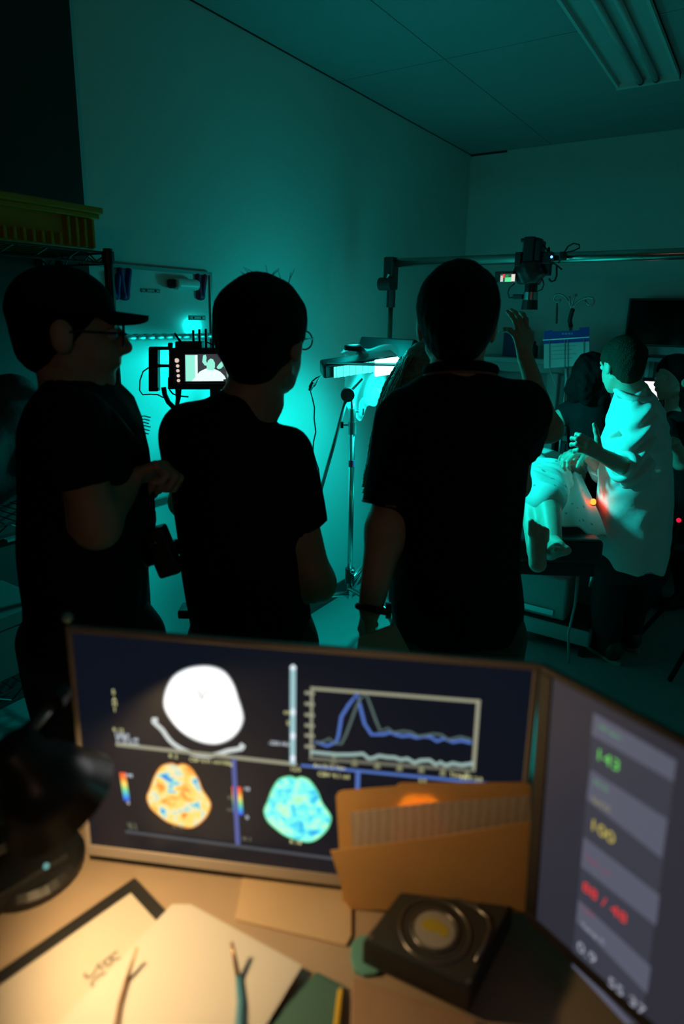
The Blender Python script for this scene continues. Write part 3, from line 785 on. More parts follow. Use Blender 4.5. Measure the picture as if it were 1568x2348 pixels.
MB().cyl((lc[0], lc[1], z_(688)), (lc[0], lc[1], z_(710)), lr * 1.15, lr * 1.28, 24).build('lens_hood', M_BLACK, oc)
cbox('focus_motor', 1178, 675, 1200, 686, .035, M_BLACK, .004)
mon = cbox('side_monitor', 1144, 624, 1184, 649, .02, M_BLACK, .003, d0=-.045)
sp_ = lambda x, y: ony(x, y, YR - .06 - .056)
def scr(name, x0, y0, x1, y1, m, k=0.0):
    a, b = sp_(x0, y0), sp_(x1, y1); MB().add([V(a[0], a[1] - k, b[2]), V(b[0], a[1] - k, b[2]), V(b[0], a[1] - k, a[2]), V(a[0], a[1] - k, a[2])], [(0, 1, 2, 3)]).build(name, m, mon)
scr('screen', 1147, 628, 1181, 647, emit('mini_screen', lin(60, 80, 75), 1.0))
for nm, x0, y0, x1, y1, c in (('meter_bar', 1148, 632, 1153, 646, (190, 190, 185)), ('red_figure', 1153, 629, 1157, 637, (230, 60, 60)), ('waveform', 1158, 636, 1173, 646, (90, 220, 150)), ('readout', 1173, 629, 1180, 645, (215, 210, 200)), ('waveform', 1159, 630, 1166, 637, (40, 130, 70))):
    scr(nm, x0, y0, x1, y1, emit('mini_%d_%d_%d' % c, lin(*c), 1.2), .002)
cbox('transmitter', 1243, 578, 1266, 606, .05, M_BLACK, .005)
cbox('transmitter_arm', 1240, 604, 1262, 632, .03, M_BLACK, .004)
MB().sphere(cpt(1264.5, 589, -.04), .006).build('status_light', emit('blue_led', (.10, .35, 1.0), 3.0), oc)
MB().cyl(cpt(1258, 580), cpt(1258, 567), .006, seg=8).build('antenna', M_BLACK, oc)
cbox('rail_clip', 1286, 578, 1296, 596, .05, M_BLACK, .004)
for pts, r in (([(1244, 560), (1252, 570), (1258, 580)], .003), ([(1293, 580), (1302, 565), (1315, 558), (1328, 561), (1329, 568), (1315, 575), (1300, 578), (1285, 595), (1280, 604)], .0035),
               ([(1266, 602), (1276, 608), (1276, 632), (1272, 643), (1264, 646), (1258, 639)], .0045), ([(1276, 608), (1288, 618)], .004),
               ([(1180, 650), (1168, 660), (1164, 672), (1168, 683), (1180, 681)], .003), ([(1243, 640), (1247, 652), (1242, 664), (1232, 668)], .003)):
    MB().tube([cpt(x, y, -.01) for x, y in pts], r, 6).build('cable', M_RUBBER, oc, smooth=True)

# ------------------------------------------------------------------ field monitor on a stand, between the cap man and the middle man
FM = 2.02
mo = at(470, 842, FM); mu = nz(at(520, 842, FM) - at(420, 845.5, FM)); mn = nz(np.cross(mu, UP)); mn = mn if mn @ HD < 0 else -mn; mvv = nz(np.cross(mn, mu)); mvv = mvv if mvv[2] > 0 else -mvv
MS = np.linalg.norm(at(520, 842, FM) - at(420, 842, FM)) / 100
def mp2(px, py, d=0.0):
    p = onpl(px, py, mo + mn * d, mn); return p
fm = thing('field_monitor', 'black field monitor in a metal cage showing the patient with raised arms', 'monitor', V(mo[0], mo[1], 0))
def mbox(name, x0, y0, x1, y1, d0, d1, m=M_BLACK, bev=.003, par=None):
    pts = [mp2(x0, y0), mp2(x1, y0), mp2(x1, y1), mp2(x0, y1)]
    return MB().prism([p + mn * d0 for p in pts], mn, d1 - d0).build(name, m, par or fm, bevel=bev)
mbox('screen_body', 397, 800, 560, 884, -.03, 0)
mbox('top_bar', 392, 798, 560, 804, -.035, .006)
mbox('bottom_bar', 400, 879, 560, 893, -.035, .006)
mbox('side_bar', 387, 800, 402, 890, -.035, .004)
hd_ = mbox('handle', 340, 797, 362, 898, -.03, .0)
mbox('handle_rail', 340, 795, 392, 803, -.02, -.004, par=hd_); mbox('handle_rail', 360, 836, 390, 843, -.02, -.004, par=hd_)
mbox('handle_post', 384, 786, 393, 800, -.02, .0)
mbox('receiver', 401, 783, 462, 800, -.04, .0)
mbox('side_grip', 384, 865, 400, 893, -.03, .0)
sm = emit('monitor_glow', lin(120, 215, 190), 1.0)
s0 = mbox('screen', 424, 812, 531, 875, 0, .0010, emit('screen_base', lin(58, 62, 66), 1.0), 0)
def spoly(name, pts, m, d=.0014):
    MB().prism([mp2(x, y) + mn * d for x, y in pts], mn, .0003).build(name, m, s0)
wh = emit('screen_white', lin(225, 255, 240), 1.15); pt = emit('screen_pale_teal', lin(150, 245, 220), 1.0); gr = emit('screen_grey_teal', lin(120, 170, 155), 1.0)
spoly('bed_side', [(425, 814), (449, 814), (449, 874), (426, 874)], pt)
spoly('bed_rail', [(447, 814), (453, 814), (453.5, 860), (448, 872)], wh, .0017)
spoly('pillow_side', [(511, 838), (529, 815), (531, 830), (530, 868), (522, 868), (518, 850)], gr)
spoly('torso', [(440, 874), (450, 862), (458, 852), (470, 846), (476, 844), (492, 846), (505, 852), (515, 862), (520, 873)], wh, .0021)
spoly('head', [(475, 848), (474, 838), (477, 827), (483, 822), (489, 824), (493, 832), (493, 842), (490, 849)], pt, .0024)
spoly('left_arm', [(470, 838), (464, 830), (466, 815), (472, 813), (474, 820), (473, 828), (479, 838)], pt, .0026)
spoly('right_arm', [(497, 842), (502, 835), (518, 818), (523, 820), (522, 828), (507, 845), (500, 846)], pt, .0026)
spoly('dark_corner', [(512, 870), (531, 866), (531, 875), (513, 875)], emit('screen_dark', lin(40, 40, 42), 1.0), .0026)
for i, (x, y, r) in enumerate(((405.5, 826.5, 5), (407.5, 839, 3.6), (408, 850, 3.6), (409, 861.5, 3.6), (409.5, 872.5, 3.6))):
    MB().cyl(mp2(x, y), mp2(x, y) + mn * .003, r * MS, seg=14).build('button', emit('button_lit', lin(225, 200, 185), 1.0), fm)
for x, y0, y1 in ((444, 757, 790), (458, 755, 792), (473, 754, 800), (489, 752, 800)):
    MB().cyl(mp2(x, y1, -.015), mp2(x - 1, y0, -.015), .0042, .0036, 8).build('antenna', M_BLACK, fm)
MB().cyl(mp2(414, 784, -.015), mp2(400, 764, -.015), .0042, .0036, 8).build('antenna', M_BLACK, fm)
for pts, r in (([(470, 783), (480, 787), (490, 793)], .002), ([(341, 843), (328, 852), (321, 872), (320, 895), (327, 905), (345, 904), (362, 905), (375, 912)], .0022),
               ([(375, 888), (378, 905), (386, 922), (398, 934), (402, 940)], .008), ([(388, 893), (396, 903), (410, 908), (432, 910)], .0025), ([(406, 888), (407, 915), (404, 945)], .006), ([(414, 888), (412, 912), (407, 930)], .004)):
    MB().tube([mp2(x, y, -.015) for x, y in pts], r, 7).build('cable', M_RUBBER, fm, smooth=True)
pc = mp2(495, 888, -.03); pc = V(pc[0], pc[1], pc[2])
MB().cyl((pc[0], pc[1], .02), pc, .012, seg=12).build('pole', M_DSTEEL, fm, smooth=True)
MB().cyl(pc - UP * .06, pc + UP * .005, .02, seg=12).build('mount', M_BLACK, fm)
for a in (100, 220, 340):
    d = V(cos(radians(a)), sin(radians(a)), 0); MB().tube([V(pc[0], pc[1], .28), V(pc[0], pc[1], .012) + d * .2], .008, 8).build('leg', M_BLACK, fm)

# ------------------------------------------------------------------ exam table
ZT = .77
ta = nz(V(-.5, .866, 0)); tl = V(ta[1], -ta[0], 0)   # along the table, and to its right
tf = onz(1388, 1240, ZT) - tl * .27                  # middle of the foot end, top
tb = thing('exam_table', 'exam table with a thick black padded top carrying the patient', 'table', V(tf[0], tf[1], 0) + ta * .8)
O = V(tf[0], tf[1], 0)
MB().obox(O, tl, ta, UP, (-.27, .27), (0, 1.55), (ZT - .12, ZT)).build('padded_top', mat('black_vinyl', (.014, .015, .017), .42, bump=.1, bscale=30), tb, bevel=.025, seg=4)
MB().obox(O, tl, ta, UP, (-.25, .25), (.02, 1.52), (ZT - .18, ZT - .12)).build('top_tray', M_BLACK, tb, bevel=.006)
MB().obox(O, tl, ta, UP, (-.15, .12), (.70, 1.20), (.06, ZT - .18)).build('pedestal', M_BLACK, tb, bevel=.01)
MB().obox(O, tl, ta, UP, (-.20, .17), (.66, 1.30), (0, .06)).build('plinth', mat('plinth_dark', (.03, .03, .03), .6), tb)
MB().tube([O + tl * .262 + ta * .10 + UP * .66, O + tl * .275 + ta * .12 + UP * .56, O + tl * .275 + ta * .13 + UP * .50], .009, 10).build('stirrup_bar', M_CHROME, tb, smooth=True)
MB().tube([O + tl * .20 + ta * .10 + UP * .62, O + tl * .205 + ta * .10 + UP * .42, O + tl * .195 + ta * .12 + UP * .26, O + tl * .22 + ta * .14 + UP * .10], .006, 8).build('hanging_tube', mat('white_hose', (.30, .31, .30), .5), tb, smooth=True)
mgr = mat('grey_enamel', (.36, .37, .35), .42)
c0_ = onz(1345, 1515, 0); sx1, sy_ = c0_[0], c0_[1]; xu = onz(1290, 1432, .16)[0]
so = thing('step_stool', 'grey two-level step stool with a metal plate under the exam table', 'stool', V(sx1 - .2, sy_ + .2, 0))
lowr = MB().box((sx1 - .40, sy_, .07), (sx1, sy_ + .34, .155)).build('lower_step', mgr, so, bevel=.008)
MB().box((sx1 - .385, sy_ + .01, .155), (sx1 - .015, sy_ + .33, .160)).build('tread', M_RUBBER, lowr)
for qx in (sx1 - .38, sx1 - .05):
    for qy in (sy_ + .02, sy_ + .28): MB().box((qx, qy, 0), (qx + .03, qy + .03, .07)).build('foot', M_BLACK, so)
MB().box((xu - .30, sy_ + .035, .16), (xu, sy_ + .33, .40)).build('upper_step', mgr, so, bevel=.016, seg=3)
MB().box((xu - .235, sy_ + .026, .185), (xu - .06, sy_ + .036, .215)).build('metal_plate', mat('plate_metal', (.55, .56, .56), .3, metal=.7), so)

# ------------------------------------------------------------------ patient lying on the table under a printed gown
T = lambda l, a, z: O + tl * l + ta * a + UP * z
M_GOWN = mat('gown_cotton', (.72, .76, .72), .85, bump=.1, bscale=60)
nt = M_GOWN.node_tree; pG = nt.nodes['Principled BSDF']
vo = nt.nodes.new('ShaderNodeTexVoronoi'); vo.inputs['Scale'].default_value = 22
tcg = nt.nodes.new('ShaderNodeTexCoord'); nt.links.new(tcg.outputs['Object'], vo.inputs['Vector'])
crg = nt.nodes.new('ShaderNodeValToRGB'); crg.color_ramp.elements[0].position = .14; crg.color_ramp.elements[0].color = (.25, .34, .32, 1); crg.color_ramp.elements[1].position = .2; crg.color_ramp.elements[1].color = (.72, .76, .72, 1)
nt.links.new(vo.outputs['Distance'], crg.inputs['Fac']); nt.links.new(crg.outputs['Color'], pG.inputs['Base Color'])
LO = .07
T = lambda l, a, z: O + tl * (l + LO) + ta * a + UP * (z - .74 + ZT)
pa = thing('person', 'patient lying on the exam table in a pale printed gown, bare feet towards us', 'person', T(0, .9, .74))
kneeR, kneeL = onz(1256, 1146, .93), onz(1208, 1116, .95)
hipR, hipL = T(.07, .50, .86), T(-.12, .52, .86)
ankR, ankL = onz(1268, 1246, .81), onz(1219, 1206, .83)
sh_ = [T(q * .19 - .03, 1.00, .87) for q in (-1, 1)]
hp_ = T(-.03, 1.28, .86); HA = np.stack([-tl, UP * .95 - ta * .3, ta * .95 + UP * .3]); HA = np.stack([nz(HA[0]), nz(HA[1]), nz(HA[2])])
P, ears, subs, Lp = head_prims(hp_, HA, 1.0)
tsec = [(T(-.03, .36, .86), .17, .10), (T(-.03, .52, .86), .18, .11), (T(-.03, .72, .86), .17, .115), (T(-.03, .92, .87), .18, .12), (T(-.03, 1.04, .86), .16, .09), (T(-.03, 1.10, .86), .08, .06)]
elb = [T(-.34, .84, .83), T(.30, .80, .84)]; wrs = [T(-.30, .60, .86), T(.20, .60, .96)]
body = [loft(tsec, tl, ta, off=-.012), cone(hipR, kneeR, .085, .058), cone(hipL, kneeL, .085, .058), cone(kneeR, ankR, .056, .036), cone(kneeL, ankL, .056, .036), cone(T(-.03, 1.10, .86), hp_, .055, .05)]
for s in (0, 1): body += [cone(sh_[s], elb[s], .05, .04), cone(elb[s], wrs[s], .04, .028)]
parts = [nets(body, .013, .035), nets(P + ears, .0065, .016, subs=subs)]
for s, w_ in enumerate(wrs):
    parts.append(nets(hand_prims(w_, nz(w_ - elb[s]), -UP + tl * .1, 1 if s else -1, (15, 20, 15)), .0045, .007))
def foot_prims(an, toe, up_, s=1.0):
    toe = nz(toe); up_ = nz(up_ - toe * (up_ @ toe)); sd = np.cross(toe, up_)
    heel = an - up_ * .03 - toe * .045
    Pf = [cone(an, heel, .036, .032), cone(heel, an + toe * .11 - up_ * .035 + sd * .012, .032, .024), cone(heel, an + toe * .10 - up_ * .038 - sd * .018, .030, .021), cone(an, an + toe * .09 - up_ * .02, .034, .022)]
    for i in range(5):
        b_ = an + toe * (.118 - .008 * i) - up_ * .040 + sd * (.030 - .0155 * i); Pf.append(cone(b_ - toe * .02, b_ + toe * (.030 - .003 * i), .0125 if i == 0 else .0095, .0115 if i == 0 else .0078))
    return Pf
fL = nz(-UP * -.75 - ta * .35 + tl * .05)
parts.append(nets(foot_prims(onz(1229, 1262, .79), nz(UP * .95 - tl * .10 - ta * .1), -nz(-ta)), .0048, .010))
parts.append(nets([cone(ankL, onz(1229, 1262, .79), .036, .036)], .009, .01))
parts.append(nets(foot_prims(ankR, nz(UP * .4 - ta * .8), nz(UP * .8 + ta * .4)), .0048, .010))
v, fc = joinm(parts); mkobj('body', v, fc, M_SKIN2, pa, smooth=True)
gk = fuzz(.006, 16, 12)
soft('gown', [loft(tsec, tl, ta), cone(hipR, kneeR, .110, .080), cone(hipL, kneeL, .110, .080), cone((hipR + hipL) / 2, (kneeR + kneeL) / 2, .10, .07), cone(sh_[0], elb[0], .075, .085, flat=True), cone(sh_[1], elb[1], .075, .085, flat=True)], .012, M_GOWN, pa, k=.06, noise=lambda P: gk(P) + .004 * np.sin(P @ (ta * 55 + tl * 30)))
# gown cloth draped over the right edge of the table
dc = [onz(1275, 1104, .95), onz(1332, 1082, .93), onz(1394, 1236, .75), onz(1284, 1200, .82)]
def drape(u, v):
    p = dc[0] * (1 - u) * (1 - v) + dc[1] * u * (1 - v) + dc[2] * u * v + dc[3] * (1 - u) * v
    return p + UP * (.012 * sin(11 * u + 4 * v) + .03 * sin(pi * u) * sin(pi * v)) - HD * .008 * sin(15 * u - 3 * v)
d_ = sheet('gown_skirt', drape, 24, 26, M_GOWN, pa)
sd_ = d_.modifiers.new('thick', 'SOLIDIFY'); sd_.thickness = .004
short_hair(pa, hp_, HA, 1.0, Lp, M_HAIRBR)

# small red lamp clipped beside the patient
rp = at(1360, 1151, 2.98)
ro = thing('red_lamp', 'small glowing red lamp beside the patient and the white coat', 'lamp', rp)
MB().sphere(rp, (.013, .013, .016)).build('bulb', emit('red_bulb', (1.0, .05, .005), 14.0), ro, smooth=True)
MB().cyl(rp - UP * .035, rp - UP * .012, .010, .012, 12).build('socket', M_BLACK, ro)
MB().tube([rp - UP * .03, rp - UP * .10 + tl * .01, V(rp[0], rp[1], .76) - tl * .04], .005, 8).build('stem', M_BLACK, ro)
li = bpy.data.lights.new('red_lamp_glow', 'SPOT'); li.energy = RED_W * 1.6; li.color = (1, .04, .03); li.spot_size = radians(130); li.spot_blend = .6; li.shadow_soft_size = .010
lo_ = bpy.data.objects.new('red_lamp_glow', li); COL.objects.link(lo_); lo_.parent = ro
lo_.matrix_local = Matrix.Translation(Vector(RT * .014 - HD * .008 - UP * .004)) @ Vector(nz(RT * .8 + HD * .5 - UP * .2)).to_track_quat('-Z', 'Y').to_matrix().to_4x4()

# ================================================================== PEOPLE
DN = -UP
# man in the dark polo shirt, right of centre, back to the camera
f3 = 1.62
M_SKINW = mat('skin_ruddy', (.62, .34, .23), .5, var=.10, vscale=25, bump=.03, bscale=150)
S3 = at(926, 968, f3); E3 = at(884, 1215, f3 - .07); W3 = at(850, 1392, f3 - .15)
R3s = at(1188, 945, f3)
def hair3(root, hc, A, hs, L, m): short_hair(root, hc, A, hs, L, m, .015, -.085)
p3, L3 = person('man in a dark polo shirt and khaki trousers, seen from behind, holding a folder',
       [(1440, 905, 1192, .135), (1380, 893, 1196, .14), (1300, 893, 1190, .145), (1200, 895, 1190, .15), (1100, 890, 1200, .15), (1000, 886, 1218, .145), (945, 892, 1222, .125), (900, 905, 1205, .105), (868, 960, 1150, .088), (848, 990, 1120, .072)], f3,
       (at(1047, 742, f3 + .01), frame(HD + RT * .12), 1.10),
       [dict(sh=S3, el=E3, wr=W3, re=.050, rw=.031, sleeve=(at(891, 1158, f3 - .055), .068, .066), hand=dict(d=nz(-UP + HD * .25 - RT * .12), n=nz(RT + HD * .3), side=-1, curl=(35, 45, 30), thumb=25, s=1.05)),
        dict(sh=R3s, el=at(1178, 1110, f3 + .20), wr=at(1085, 1120, f3 + .40), sleeve=(at(1186, 1022, f3 + .13), .082, .070), hand=dict(d=nz(-RT + HD * .4 + UP * .2), n=nz(-UP - HD * .3), side=1, curl=(30, 35, 25)))],
       skin=M_SKINW, shirt=M_NAVY, trousers=M_TROUS, hair=M_HAIRB, hairfn=hair3, feet=[at(985, 1440, f3) * V(1, 1, 0), at(1115, 1440, f3) * V(1, 1, 0)], pelvis=(.16, .13))
cn = at(1055, 858, f3)
MB().ring(cn + UP * .008, UP + HD * .25, .082, .013, 28, 8).build('collar', M_NAVY, p3, smooth=True)
MB().ring(cn - UP * .006, UP + HD * .22, .090, .0035, 28, 6).build('collar_piping', mat('pink_piping', (.30, .10, .09), .7), p3, smooth=True)
ed = at(835, 1140, f3); 
MB().ring(at(891, 1158, f3 - .055), nz(S3 - E3), .066, .004, 24, 6).build('sleeve_trim', mat('pink_piping', (.30, .10, .09), .7), p3, smooth=True)
wd = nz(W3 - E3); wc_ = at(852, 1396, f3 - .152)
wt = MB().ring(wc_, wd, .034, .009, 24, 8).build('watch_strap', M_RUBBER, p3, smooth=True)
MB().cyl(wc_ + RT * .034 - HD * .008, wc_ + RT * .047 - HD * .008, .020, seg=18).build('watch_case', M_DSTEEL, wt)
# folder in his hand
fo = at(838, 1470, f3 - .20)
o = thing('paper_folder', 'tan paper folder held low by the man in the polo shirt', 'folder', fo)
pl = [at(x, y, f) for x, y, f in ((822, 1462, f3 - .20), (905, 1430, f3 - .20), (942, 1500, f3 - .20), (930, 1620, f3 - .20), (795, 1620, f3 - .20))]
nn = nz(np.cross(pl[1] - pl[0], pl[3] - pl[0])); MB().prism(pl, nn, .003).build('cover', mat('tan_card', (.66, .56, .36), .8, var=.06), o)
MB().prism([p - nn * .006 for p in pl], nn, .005).build('sheets', mat('cream_paper', (.74, .66, .46), .8), o)

# man in the black t-shirt, centre left
f2 = 1.62
def hair2(root, hc, A, hs, L, m):
    short_hair(root, hc, A, hs, L, m, .016, -.075, tufts=[((-.02, .03, .09), (-.015, .05, .108)), ((.02, .02, .09), (.03, .045, .108))])
    for i in range(14):
        x, y = rng.uniform(-.05, .06), rng.uniform(-.06, .07)
        MB().tube([L(x, y, .10), L(x + .01, y - .004, .128), L(x + rng.uniform(-.03, .03), y + rng.uniform(-.02, .02), .136 + rng.uniform(0, .014))], [.0016, .0012, .0005], 4).build('hair_strand', m, root)
S2 = at(650, 1045, f2); E2 = at(727, 1338, f2 - .02); W2 = at(660, 1345, f2 + .25)
p2, L2 = person('man in a plain black t-shirt, seen from behind with his head turned right',
       [(1460, 443, 716, .135), (1400, 437, 712, .138), (1300, 417, 690, .142), (1200, 407, 682, .145), (1100, 394, 690, .145), (1030, 386, 672, .14), (985, 396, 640, .125), (950, 420, 625, .11), (920, 462, 625, .095), (895, 510, 630, .08), (878, 532, 630, .07)], f2,
       (at(608, 782, f2), frame(HD * .90 + RT * .44), 1.17),
       [dict(sh=S2, el=E2, wr=W2, re=.047, sleeve=(at(702, 1208, f2), .078, .060), hand=dict(d=nz(-RT + HD * .2 + UP * .2), n=nz(-HD * .4 - UP), side=1, curl=(30, 35, 25))),
        dict(sh=at(440, 1000, f2), el=at(425, 1150, f2 + .20), wr=at(560, 1150, f2 + .34), sleeve=(at(428, 1085, f2 + .13), .082, .066), hand=dict(d=nz(RT + HD * .2), n=nz(-UP), side=-1, curl=(30, 35, 25)))],
       skin=M_SKIN, shirt=M_BLKSHIRT, trousers=mat('brown_trousers', (.045, .036, .026), .85, bump=.2, bscale=90), hairfn=hair2, pelvis=(.15, .125))
gl = MB(); 
for q in (-1, 1): gl.ring(L2(q * .033, .108, .0), L2(0, 1, 0) - L2(0, 0, 0), .024, .0022, 18, 6); gl.tube([L2(q * .058, .106, .004), L2(q * .083, .02, .006), L2(q * .084, -.02, -.004)], .0022, 6)
gl.tube([L2(-.012, .112, .002), L2(.012, .112, .002)], .0022, 6)
gl.build('glasses', M_BLACK, p2, smooth=True)
MB().obox(at(428, 1400, f2), RT, UP, HD, (-.018, .05), (-.012, .012), (-.03, .03)).build('belt_clip', M_BLACK, p2, bevel=.005)

# man in the cap, left, in profile
f1 = 1.48
D1 = nz(RT * .95 + HD * .30)
def cap(root, hc, A, hs, L, m):
    short_hair(root, hc, A, hs, L, m, .006, -.075)
    soft('cap', [ell(L(0, -.015, .045), hs * V(.086, .106, .088), A)], .008, M_BLKSHIRT, root, k=.02, cuts=[(L(0, 0, .038), -(A.T @ nz(V(0, .10, 1))))])
    br = []
    for t in np.linspace(-1, 1, 15): br.append(L(.078 * sin(t * 1.35), .055 + .135 * cos(t * 1.35) * (1 if abs(t) < 2 else 1), .046 + .012 * cos(t * 1.3)))
    br = [L(-.074, .045, .042)] + [L(.076 * sin(t), .06 + .098 * cos(t), .040 - .006 * cos(t) - .02 * abs(sin(t))) for t in np.linspace(-1.35, 1.35, 15)] + [L(.074, .045, .042)]
    b = MB().prism(br, A[2] if True else UP, .012).build('cap_brim', M_BLKSHIRT, root, bevel=.003)
    MB().sphere(L(0, -.015, .135), .008).build('cap_button', M_BLKSHIRT, root)
S1 = at(165, 975, f1 - .20); E1 = at(222, 1205, f1 - .19); W1 = at(288, 1100, f1 - .04)
p1, L1 = person('man in a black cap and glasses standing in profile, holding a camera strap',
       [(1450, 85, 332, .17), (1380, 80, 330, .175), (1310, 75, 330, .18), (1230, 72, 334, .185), (1130, 72, 338, .19), (1040, 76, 326, .195), (970, 80, 308, .19), (920, 90, 285, .17), (885, 105, 255, .13), (862, 115, 232, .09)], f1,
       (at(160, 762, f1), frame(D1, .04), 1.08),
       [dict(sh=S1, el=E1, wr=W1, re=.046, rw=.030, sleeve=(at(191, 1108, f1 - .20), .078, .062), hand=dict(d=nz(RT * .9 + UP * .35 + HD * .2), n=nz(-HD * .3 - UP * .8 + RT * .2), side=1, curl=(62, 80, 55), thumb=30)),
        dict(sh=at(200, 965, f1 + .20), el=at(215, 1150, f1 + .22), wr=at(285, 1085, f1 + .10), sleeve=(at(208, 1080, f1 + .21), .078, .062), hand=dict(d=nz(RT * .9 + UP * .2 - HD * .4), n=nz(-UP), side=-1, curl=(62, 80, 55)))],
       lat=nz(np.cross(D1, UP)) if False else RT, fwd=HD, skin=M_SKIN, hairfn=cap, feet=[at(150, 1450, f1 - .12) * V(1, 1, 0), at(250, 1450, f1 + .12) * V(1, 1, 0)], pelvis=(.15, .15))
gl = MB()
for q in (-1, 1): gl.ring(L1(q * .033, .106, .0), L1(0, 1, 0) - L1(0, 0, 0), .024, .0028, 18, 6); gl.tube([L1(q * .058, .104, .004), L1(q * .083, .02, .006), L1(q * .084, -.02, -.004)], .0028, 6)
gl.tube([L1(-.012, .110, .002), L1(.012, .110, .002)], .0028, 6)
gl.build('glasses', M_BLACK, p1, smooth=True)
# his stills camera hanging from its strap
fc_ = f1 + .03
cmx = at(372, 1262, fc_)
o = thing('stills_camera', 'black stills camera hanging from a strap below the cap man\'s hands', 'camera', cmx)
ca = nz(at(385, 1300, fc_) - at(350, 1215, fc_)); cbv = nz(np.cross(ca, HD)); cd = nz(np.cross(ca, cbv))
if cbv @ RT < 0: cbv = -cbv
MB().obox(cmx, ca, cbv, cd, (-.062, .066), (-.028, .030), (-.022, .022)).build('body', M_BLACK, o, bevel=.009, seg=3)
MB().cyl(cmx - cbv * .02 - cd * 0, cmx - cbv * .055, .030, .028, 20).build('lens', M_BLACKG, o)
MB().ring(cmx - cbv * .045, cbv, .029, .002, 22, 6).build('lens_ring', M_STEEL, o)
MB().obox(cmx, ca, cbv, cd, (-.015, .02), (.028, .042), (-.016, .016)).build('viewfinder', M_BLACK, o, bevel=.004)
MB().sphere(cmx - ca * .03 - HD * .023, .0035).build('strap_lug', M_CHROME, o)
MB().tube([at(349, 1128, fc_), at(351, 1165, fc_), at(353, 1195, fc_), cmx - ca * .06], .005, 8).build('strap', M_RUBBER, o, smooth=True)
MB().obox(at(354, 1185, fc_), RT, UP, HD, (-.004, .004), (-.014, .014), (-.002, .002)).build('strap_buckle', mat('buckle', (.3, .32, .32), .4), o)
MB().tube([at(215, 905, f1 - .15), at(262, 950, f1 - .17), at(310, 1010, f1 - .12), at(338, 1042, f1 - .03)], .006, 8).build('shoulder_strap', M_RUBBER, o, smooth=True)

# woman with long braids in front of the polo man
fb = 2.28
def braids(root, hc, A, hs, L, m):
    soft('hair_cap', [ell(L(0, -.02, .03), hs * V(.093, .112, .104), A), ell(L(0, -.05, -.03), hs * V(.085, .075, .09), A)], .009, m, root, k=.03, noise=fuzz(.003, 80, 6), cuts=[(L(0, .05, .03), nz(A.T @ V(0, .7, -.4)))])
    paths = []
    for i in range(16):
        t = i / 15
        top = hc + UP * (.085 - .02 * t) * hs - RT * (.06 + .03 * (i % 4) / 3) + HD * (-.09 + .16 * t)
        pts = [top]; px = [936 - 12 * t, 918 - 22 * t - 4 * (i % 3), 888 - 12 * t - 5 * (i % 4), 856 - 8 * t + 5 * (i % 4), 840 + 8 * (i % 3), 832 + 8 * (i % 4)]
        py = [818, 868, 935, 1010, 1085, 1120 + 16 * (i % 3)]
        fb_ = fb - .12 + .17 * t
        for x, y in zip(px, py): pts.append(at(x, y, fb_))
        paths.append(pts)
    for i, pts in enumerate(paths):
        n = 60; tt = np.linspace(0, len(pts) - 1, n); arr = np.array(pts)
        c = np.stack([np.interp(tt, np.arange(len(pts)), arr[:, q]) for q in range(3)], 1)
        c = np.stack([np.convolve(np.pad(c[:, q], 4, 'edge'), np.ones(9) / 9, 'valid') for q in range(3)], 1)
        w_ = np.linspace(0, 26 * pi, n)
        MB().tube([c[j] for j in range(n)], [.0065 + .0022 * sin(1.15 * j * pi) * (1 if j % 2 else -1) + .0018 * (j % 2) for j in range(n)], 7).build('braid', m, root, smooth=True)
M_BRAID = mat('braid_hair', (.26, .21, .14), .36, var=.4, vscale=90, bump=.8, bscale=220)
E_, W_ = at(1262, 985, fb), at(1203, 822, fb)
pb_, LB = person('woman with long braided hair in front of the polo man, raising one hand',
       [(1420, 930, 1120, .13), (1340, 935, 1115, .13), (1250, 940, 1110, .125), (1150, 935, 1120, .13), (1060, 925, 1130, .13), (1010, 925, 1130, .115), (975, 950, 1100, .095), (950, 985, 1065, .07)], fb,
       (at(985, 872, fb), frame(HD + RT * .5), 1.04),
       [dict(sh=at(1115, 1020, fb), el=E_, wr=W_, re=.040, rw=.026, sleeve=(.55, .066, .058), hand=dict(d=nz(UP * 1.0 - RT * .22), n=nz(HD * .9 - RT * .5), side=-1, curl=((12, 30, 25), (18, 25, 15), (10, 20, 15), (35, 40, 30)), spread=10, thumb=40, s=1.0)),
        dict(sh=at(945, 1020, fb), el=at(940, 1180, fb + .05), wr=at(1000, 1280, fb + .2), sleeve=(.55, .062, .056), hand=dict(d=nz(RT + HD * .3), n=nz(-UP), side=-1, curl=(30, 35, 25)))],
       skin=M_SKIN, shirt=mat('dark_green_cotton', (.012, .018, .014), .9, bump=.2, bscale=70), hair=M_BRAID, hairfn=braids, pelvis=(.14, .12))

